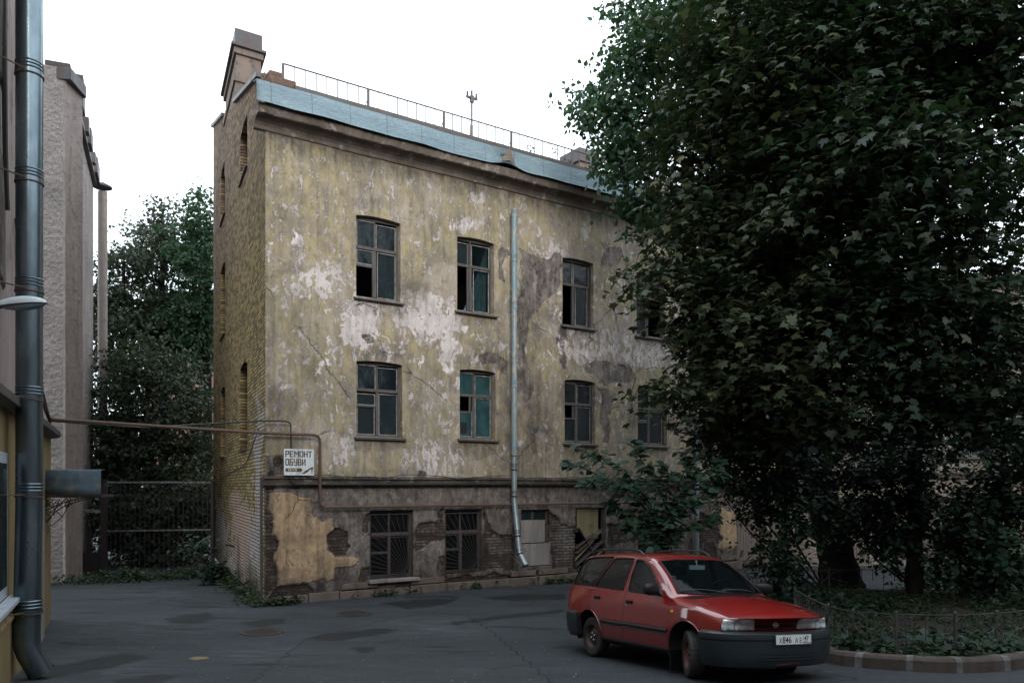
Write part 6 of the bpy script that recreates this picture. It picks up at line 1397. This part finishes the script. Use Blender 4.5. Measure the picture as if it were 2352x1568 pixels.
def tree(name, label, cat, base, trunk, rad, limbs, ells, total, lsize, shape, mat, seed, group=None, per=6, twig=.55, crown_name='crown', **kw):
    rg = np.random.default_rng(seed); rt = empty(name, base, 0, label, cat, group); o_ = Vector(base)
    q_ = MB(); tp = catmull([Vector(p)-o_ for p in trunk], 6); rr = np.interp(np.linspace(0, 1, len(tp)), np.linspace(0, 1, len(rad)), rad)
    rr = [r*(1+.06*math.sin(i*1.9+seed)) for i, r in enumerate(rr)]
    q_.tube(tp, rr, 14); tk = q_.build('trunk', M['bark'], rt, smooth=True, ang=80)
    for a, b, r in limbs:
        q_ = MB(); a = Vector(a)-o_; b = Vector(b)-o_; m1 = a.lerp(b, .35)+Vector((rg.uniform(-.2,.2), rg.uniform(-.2,.2), .25)); m2 = a.lerp(b, .7)+Vector((rg.uniform(-.25,.25), rg.uniform(-.2,.2), .1))
        pts = catmull([a, m1, m2, b], 5); q_.tube(pts, list(np.linspace(r, r*.25, len(pts))), 8); q_.build('limb', M['bark'], rt, smooth=True, ang=80)
    p, t, n, tw = sprays(rg, ells, total, per, twig, **kw)
    cr = leaves(crown_name, p, t, n, lsize*rg.uniform(.45, 1.35, len(p)), shape, M[mat], rt, rg, base)
    twigs('twigs', tw, .008, M['bark'], rt, base, 2)
    return rt
# --- big maple left of the lawn
b1_ = GP(1930, 1358); Y1 = b1_.y
t1 = [b1_-Vector((0,0,.2)), b1_+Vector((0,0,.25)), P(1915,1250,Y1), P(1885,1120,Y1-.1), P(1862,1000,Y1-.2), P(1850,820,Y1-.4), P(1830,600,Y1-.6), P(1800,300,Y1-.8), P(1790,40,Y1-.9)]
E1 = [el(1698,330,17.2,155,180,1.6), el(1748,90,17,200,170,2), el(1820,260,16.2,210,260,2), el(1718,560,16.6,120,120,1.5), el(1768,700,16.3,160,130,1.7), el(1880,520,15.6,190,230,2),
      el(1520,600,16.2,45,14,.5,1.3), el(1665,690,16.2,75,80,1.,1.2), el(1728,850,16.4,105,60,1.3,1.1), el(1820,830,16,190,110,1.8), el(1548,888,16.,62,16,.4,1.3), el(1640,420,17.2,85,85,1.2), el(1678,930,16.6,50,40,.9), el(1748,960,17,110,60,1.2), el(1538,650,16.,40,22,.4,1.3),
      el(1678,775,16.2,80,50,1.,1.2), el(1640,560,16.6,60,60,1.,1.2)]
tree('maple_tree', 'large leaning maple with a thick dark trunk standing behind the red car', 'tree', b1_, t1, [.72,.52,.40,.37,.34,.28,.2,.12,.05],
     [(t1[4], P(1700,700,16.4), .14), (t1[4], P(1520,650,16.2), .11), (t1[5], P(1640,350,17), .13), (t1[5], P(1900,420,15.8), .12), (t1[3], P(1640,880,16.6), .08), (t1[6], P(1700,100,17), .08)],
     E1, 44000, .16, MAPLE, 'maple', 11, 'maples on the lawn', per=6, twig=.6)
# --- lighter tree behind it, against the sky
b0_ = Vector((8.3, 21.2, gz(8.3, 21.2)))
E0 = [el(1512,60,20,75,110,1.2), el(1452,160,20,48,60,.7,1.3), el(1532,200,20,100,120,1.5), el(1402,235,20,62,38,.6,1.5), el(1357,215,20,30,28,.4,1.4), el(1412,290,20,60,34,.6,1.2), el(1492,320,20,100,60,1.,1.1), el(1428,362,19.6,58,28,.6,1.3),
      el(1478,425,19.6,75,60,.9,1.2), el(1528,480,19.6,90,60,1.,1.1), el(1467,30,20,30,50,.5), el(1442,310,20,30,40,.4), el(1612,60,20,100,100,1.5), el(1528,530,19.2,46,28,.5)]
tree('linden_tree', 'lighter green tree reaching over the roof edge against the sky', 'tree', b0_, [b0_, P(1830,900,21), P(1760,600,20.8), P(1640,300,20.4), P(1560,60,20.2)], [.22,.18,.14,.08,.03],
     [(P(1700,450,20.6), P(1420,380,19.8), .06), (P(1660,350,20.4), P(1370,240,20), .06), (P(1600,180,20.3), P(1450,100,20), .05)], E0, 15000, .125, OV, 'linden', 12, per=7, twig=.42, clump=.38, upw=.35, rnd_=.7, droop=.35)
# --- slender maple on the right
b2_ = GP(2101, 1384); Y2 = b2_.y
t2 = [b2_-Vector((0,0,.1)), P(2101,1250,Y2), P(2101,1080,Y2), P(2105,900,Y2), P(2120,600,Y2-.2), P(2150,300,Y2-.4), P(2170,60,Y2-.5)]
E2 = [el(2080,150,15,200,200,2), el(2260,140,14.6,190,200,2), el(2160,400,14.4,170,150,2,.7), el(2040,440,14.2,150,130,1.5), el(2280,640,14.6,150,120,1.5,.45), el(2110,660,14.6,190,110,1.7), el(2010,760,15,150,120,1.5), el(2200,840,15,200,80,1.6,.9),
      el(2330,860,15.4,90,110,1.4,.8), el(1950,930,15.6,130,80,1.3), el(2090,930,15.4,150,60,1.2,.9), el(1960,300,14.4,120,150,1.4), el(2370,380,14.4,70,190,1.2,.5), el(2240,960,15.4,110,50,1.,.8), el(1930,90,14.8,140,140,1.5)]
tree('maple_tree', 'slender straight maple trunk right of the leaning maple with a wide dark crown', 'tree', b2_, t2, [.19,.165,.155,.15,.12,.09,.05],
     [(t2[3], P(2300,780,15), .08), (t2[3], P(1980,760,15.2), .07), (t2[4], P(2260,500,14.6), .06), (t2[4], P(2030,430,14.4), .06), (t2[5], P(2260,150,14.6), .05)],
     E2, 38000, .155, MAPLE, 'maple2', 13, 'maples on the lawn', per=6, twig=.6)
# --- understorey thicket and shrubs
def shrub(name, label, base, ells, total, lsize, shape, mat, seed, stems, cat='shrub', group=None, **kw):
    rg = np.random.default_rng(seed); rt = empty(name, base, 0, label, cat, group); o_ = Vector(base)
    for s__ in stems:
        q_ = MB(); pts = catmull([o_-o_]+[Vector(p)-o_ for p in s__], 5); q_.tube(pts, list(np.linspace(.028, .008, len(pts))), 6); q_.build('stem', M['bark'], rt, smooth=True)
    p, t, n, tw = sprays(rg, ells, total, kw.pop('per', 6), kw.pop('twig', .4), **kw)
    leaves('foliage', p, t, n, lsize*rg.uniform(.6, 1.2, len(p)), shape, M[mat], rt, rg, base); twigs('twigs', tw, .006, M['bark'], rt, base, 2); return rt
bs = Vector((7.0, 18.3, gz(7,18.3)+.1))
shrub('thicket', 'dark leafy thicket between the sapling and the leaning maple trunk', bs, [el(1725,1080,18,75,60,1.), el(1810,1150,18,75,110,1.1), el(1660,1010,17.6,45,45,.7), el(1790,1270,18.2,45,70,.7,.8), el(1780,1010,17.6,80,50,.9), el(1800,1335,18.2,40,24,.5,.7)], 9000, .12, OV, 'shrub', 21,
      [[P(1760,1200,18),P(1700,1090,18)],[P(1800,1180,18.1),P(1820,1050,18)],[P(1740,1240,18),P(1650,1120,18)]], clump=.4)
bs = Vector((11.3, 18.0, gz(11.3,18)+.1))
shrub('thicket', 'leafy dark shrub filling the right edge behind the slender maple', bs, [el(2230,1180,17.6,120,70,1.1), el(2330,1090,17.4,80,120,1.1), el(2180,1260,17.8,60,50,.7), el(2290,1280,17.6,90,60,.9), el(2300,1000,17,70,60,.9,.7)], 7000, .15, OV, 'shrub', 22,
      [[P(2240,1250,17.8),P(2220,1150,17.7)],[P(2280,1260,17.6),P(2330,1080,17.5)],[P(2200,1300,17.8),P(2170,1240,17.8)]], clump=.4)
bs = Vector((9.4, 19.0, gz(9.4,19)+.1))
shrub('thicket', 'thin shrub between the two maple trunks', bs, [el(2030,1130,18.6,70,110,.9,1.3), el(1970,1180,20.6,50,80,.6), el(1890,1000,20.4,60,50,.6), el(2060,1230,18.8,40,60,.7), el(2030,1260,18.4,36,60,.5,.7), el(2060,1040,18.4,60,60,.8), el(1960,1060,18.2,60,50,.8), el(2150,1040,18,50,50,.8,.8)], 9500, .12, OV, 'shrub', 23, [[P(2010,1250,18.7),P(2020,1120,18.6)],[P(2000,1270,18.6),P(1985,1180,18.5)]], clump=.4)
bs = Vector((12.2, 20.6, gz(12.2,20.6)))
shrub('bush', 'brighter green bush beyond the far low fence at the right', bs, [el(2240,1325,20.6,110,34,.9), el(2330,1310,20.4,60,50,.9), el(2150,1330,20.6,40,24,.5)], 2600, .16, OV, 'linden', 24, [[P(2240,1330,20.6)]], clump=.3)
# --- big-leaved sapling behind the car
rg = np.random.default_rng(31); sb = Vector((2.9, 15.3, gz(2.9,15.3)))
sap = empty('sapling', sb, 0, 'young big-leaved sapling with spreading stems behind the red car roof', 'sapling'); Ys = 15.3
stems = [[(1500,1190),(1420,1120),(1350,1080),(1300,1062)], [(1505,1180),(1440,1090),(1380,1050),(1320,1030)], [(1530,1170),(1500,1100),(1470,1050),(1452,1010)], [(1540,1180),(1560,1110),(1580,1060),(1570,1040)],
         [(1545,1200),(1600,1150),(1640,1110),(1660,1085)], [(1510,1220),(1450,1180),(1410,1165),(1390,1150)], [(1550,1230),(1610,1200),(1650,1190)], [(1500,1240),(1460,1215),(1440,1205)], [(1530,1150),(1535,1090),(1520,1070)], [(1480,1150),(1400,1110),(1345,1110)], [(1550,1160),(1620,1090),(1650,1060)], [(1520,1210),(1480,1140),(1430,1075)], [(1545,1190),(1590,1120),(1600,1080)]]
PP, TT, NN = [], [], []
for k, st in enumerate(stems):
    yo = rg.uniform(-.5, .5); pts = catmull([sb, P(1535+rg.uniform(-8,8),1290,Ys)]+[P(u, v, Ys+yo*(i+1)/len(st)) for i, (u, v) in enumerate(st)], 9)
    q_ = MB(); q_.tube([p-sb for p in pts], list(np.linspace(.022, .005, len(pts))), 6); q_.build('stem', M['bark'], sap, smooth=True)
    for i in range(15, len(pts)-1, 1):
        t = (pts[i+1]-pts[i]).normalized()
        for sgn in (-1, 1):
            for rep in range(1 if i % 3 else 2):
                side = Vector((t.z, rg.uniform(-.4,.4), -t.x)).normalized()*sgn; tip = t*.5+side*.8+Vector((rg.uniform(-.3,.3), rg.uniform(-.5,.5), rg.uniform(-.5,.05)))
                PP.append(pts[i]+Vector(rg.normal(size=3)*(.03+.06*rep))); TT.append(tip); NN.append((rg.normal()*.45, -.35+rg.normal()*.35, .8))
    PP.append(pts[-1]); TT.append(t); NN.append((0,-.4,.8))
leaves('foliage', np.array(PP), np.array(TT), np.array(NN), .19*rg.uniform(.6, 1.15, len(PP)), OV, M['shrub'], sap, rg, sb)
# --- trees beyond the gate
def far(label, ub, Yb, ells, n, seed, mat='fartree', ls=.17, shape=SM):
    b = Vector(((ub-1176)/F_*Yb, Yb, gz(-10, 40))); top = ells[0][0]
    tree('broadleaf_tree', label, 'tree', b, [b, b.lerp(Vector(top), .4)+Vector((.2,0,0)), b.lerp(Vector(top), .75), Vector(top)], [.28,.2,.12,.04], [(b.lerp(Vector(top), .5), Vector(e_[0]), .07) for e_ in ells[1:4]], ells, n, ls, shape, mat, seed, 'trees beyond the iron gate', per=6, twig=.5, clump=.6, upw=.55, rnd_=.6)
far('tall tree with a pointed top beyond the gate, highest of the group', 365, 38, [el(374,488,38,13,42,.6,1.5), el(350,530,38,20,30,.7,1.3), el(362,590,38,62,80,1.8), el(350,700,38,80,90,2.), el(395,760,38,70,80,2)], 14000, 41)
far('rounded tree beside the roughcast wall beyond the gate', 275, 36, [el(285,600,36,42,44,1.4), el(262,680,36,50,90,1.6), el(300,760,36,70,90,2), el(260,840,36,50,80,1.6), el(238,760,36,26,120,1.2), el(232,980,36,22,130,1.)], 11000, 42)
far('lighter tree beside the brick gable beyond the gate', 462, 37, [el(474,505,37,26,55,1.2), el(445,570,37,50,70,1.6), el(470,660,37,48,90,1.6), el(440,770,37,60,80,1.8)], 13000, 43, 'linden')
far('wide dark tree filling the middle of the passage beyond the gate', 330, 32, [el(340,850,32,80,80,2), el(280,930,32,70,90,1.8), el(400,930,32,90,110,2), el(330,1040,32,110,100,2), el(440,1060,32,70,110,1.8), el(260,1060,32,50,100,1.6)], 22000, 44, ls=.16)
far('low dark tree just behind the iron gate', 420, 30.5, [el(262,1150,33,40,90,1.,1.3), el(258,1010,34,30,100,1.), el(400,1160,30.5,100,70,1.4), el(300,1180,30.5,80,70,1.4), el(460,1180,30.5,50,80,1.2), el(350,1260,30.5,120,50,1.2)], 22000, 45, ls=.15)
# --- weeds and ground cover
def patchy(name, label, cat, pts_fn, n, size, seed, mat='herb', kind=None, hmax=.25, shape=SM, group=None):
    rg = np.random.default_rng(seed); pos = []; tip = []
    while len(pos) < n:
        p = pts_fn(rg)
        if p is None: continue
        k = rg.integers(4, 9); h = hmax*rg.uniform(.2, 1)
        for _ in range(k):
            a = rg.uniform(0, 2*math.pi); d = np.array([math.cos(a), math.sin(a), rg.uniform(.1, .9)]); pos.append(np.array([p[0], p[1], p[2]+h*rg.uniform(0, 1)])+d*.03); tip.append(d)
    pos = np.array(pos); tip = np.array(tip); nn = unit(np.array([0,0,1.])+rg.normal(size=pos.shape)*.4); o_ = pos[0].copy()
    o = leaves(name, pos, tip, nn, size*rg.uniform(.5, 1.3, len(pos)), shape, M[mat], None, rg, o_); o.location = o_
    return tag(o, label, cat, group, kind)
def lawn_pt(rg):
    x, y = rg.uniform(2.6, 12), rg.uniform(9.8, 19.3)
    if poly_sdf(np.array([x]), np.array([y]), bpts)[0] > -.03: return None
    if math.sin(x*2.3+1)*math.sin(y*1.9)+rg.uniform(-.6,.9) < -.1: return None
    return (x, y, gz(x, y)+.13)
patchy('ground_cover', 'low dark ground cover growing on the lawn bed inside the kerb', 'plants', lawn_pt, 15000, .075, 51, kind='stuff', hmax=.16)
def lawn_pt2(rg):
    p = lawn_pt(rg)
    if p is None or (1176+F_*p[0]/p[1] > 2400): return None
    return p if (math.sin(p[0]*1.3)+math.sin(p[1]*1.1+2) > .5) else None
patchy('lawn_seedlings', 'young maple seedlings growing behind the low fence', 'plants', lawn_pt2, 2600, .11, 52, 'shrub', 'stuff', .30, MAPLE)
def strip_pt(u0, v0, u1, v1, wd, hz=0.):
    a, b = GP(u0, v0), GP(u1, v1)
    def f(rg):
        t = rg.uniform(0, 1)**.9; p = a.lerp(b, t); x, y = p.x+rg.normal()*wd*.5, p.y+abs(rg.normal())*wd; return (x, y, gz(x, y)+hz)
    return f
patchy('weed_strip', 'strip of low weeds along the foot of the iron gate', 'weeds', strip_pt(112,1347,470,1326,.9), 3000, .09, 53, 'herb', 'stuff', .30)
def gable_pt(rg):
    t = rg.uniform(-.3, 8); d = .08+abs(rg.normal())*.16+(.25 if t > 2 else 0)*rg.uniform(0,1); X = CX-.4108*t-.9118*d; Y = CY+.9118*t-.4108*d; return (X, Y, gz(X, Y))
patchy('weeds', 'weeds and grass growing at the foot of the brick gable', 'weeds', gable_pt, 1500, .09, 54, 'herb', 'stuff', .35)
def fac_pt(rg):
    s_ = rg.choice([.3, 5.2, 8.3, 9.2, 9.8, 2.9, 7.6], p=[.2,.08,.15,.2,.2,.07,.1])+rg.normal()*.3; w_ = wpt(s_, -.12-abs(rg.normal())*.08, 0); return (w_.x, w_.y, gz(w_.x, w_.y))
patchy('weeds', 'small weeds sprouting along the foot of the facade', 'weeds', fac_pt, 900, .10, 55, 'herb', 'stuff', .22)
bs = GP(505, 1345); bs = Vector((bs.x, bs.y+.6, bs.z))
shrub('bush', 'small leafy bush at the far end of the brick gable by the gate post', bs, [el(482,1290,bs.y,26,34,.35), el(446,1258,bs.y,24,14,.3,1.2), el(505,1335,bs.y-.3,24,20,.3)], 700, .13, OV, 'shrub', 56, [[P(480,1300,bs.y),P(440,1255,bs.y)],[P(470,1290,bs.y),P(500,1260,bs.y)]], clump=.2, twig=.3)
bs = GP(268, 1336)
shrub('bush', 'low bright weed clump in front of the gate', Vector((bs.x, bs.y+.3, bs.z)), [el(272,1322,bs.y+.3,32,14,.3)], 330, .14, OV, 'herb', 57, [[P(272,1322,bs.y+.3)]], clump=.1, twig=.2)
for (s_, y_, z_, h_, lb_) in ((8.0,.2,11.3,.45,'right of the torn flashing, the tallest sprig'),(8.4,.15,11.25,.25,'just right of the tallest sprig'),(7.0,-.1,11.25,.2,'nearest the torn flashing, the shortest sprig')):
    rg = np.random.default_rng(int(s_*10)); b = wpt(s_, y_, z_); n = 26
    pos = np.array([np.array(b)+np.array([rg.normal()*.05, rg.normal()*.05, h_*rg.uniform(.1,1)]) for _ in range(n)]); rt = empty('roof_weed', b, 0, 'spindly weeds growing from the roof edge '+lb_, 'weeds', 'weeds on the roof edge')
    leaves('foliage', pos, rg.normal(size=(n,3)), rg.normal(size=(n,3)), .06*rg.uniform(.5,1.2,n), SM, M['herb'], rt, rg, b); q_ = MB(); q_.tube([(0,0,-.1),(.03,0,h_)], .006, 5); q_.build('stem', M['bark'], rt)
# fallen leaves and scraps on the asphalt
rg = np.random.default_rng(61); M['litter'] = simple('pale_litter', (.30,.30,.29), .8, c2=(.16,.10,.05), scale=3, bump=0)
pos = []
for _ in range(190):
    p = GP(rg.uniform(150, 1500), rg.uniform(1400, 1566)); pos.append((p.x, p.y, p.z+.006))
pos = np.array(pos); o = leaves('litter', pos, rg.normal(size=(190,3))*np.array([1,1,.05]), np.array([[0,0,1.]]*190)+rg.normal(size=(190,3))*.1, rg.uniform(.010,.034,190), SM, M['litter'], None, rg); tag(o, 'scattered scraps and small fallen leaves on the asphalt', 'litter', kind='stuff')
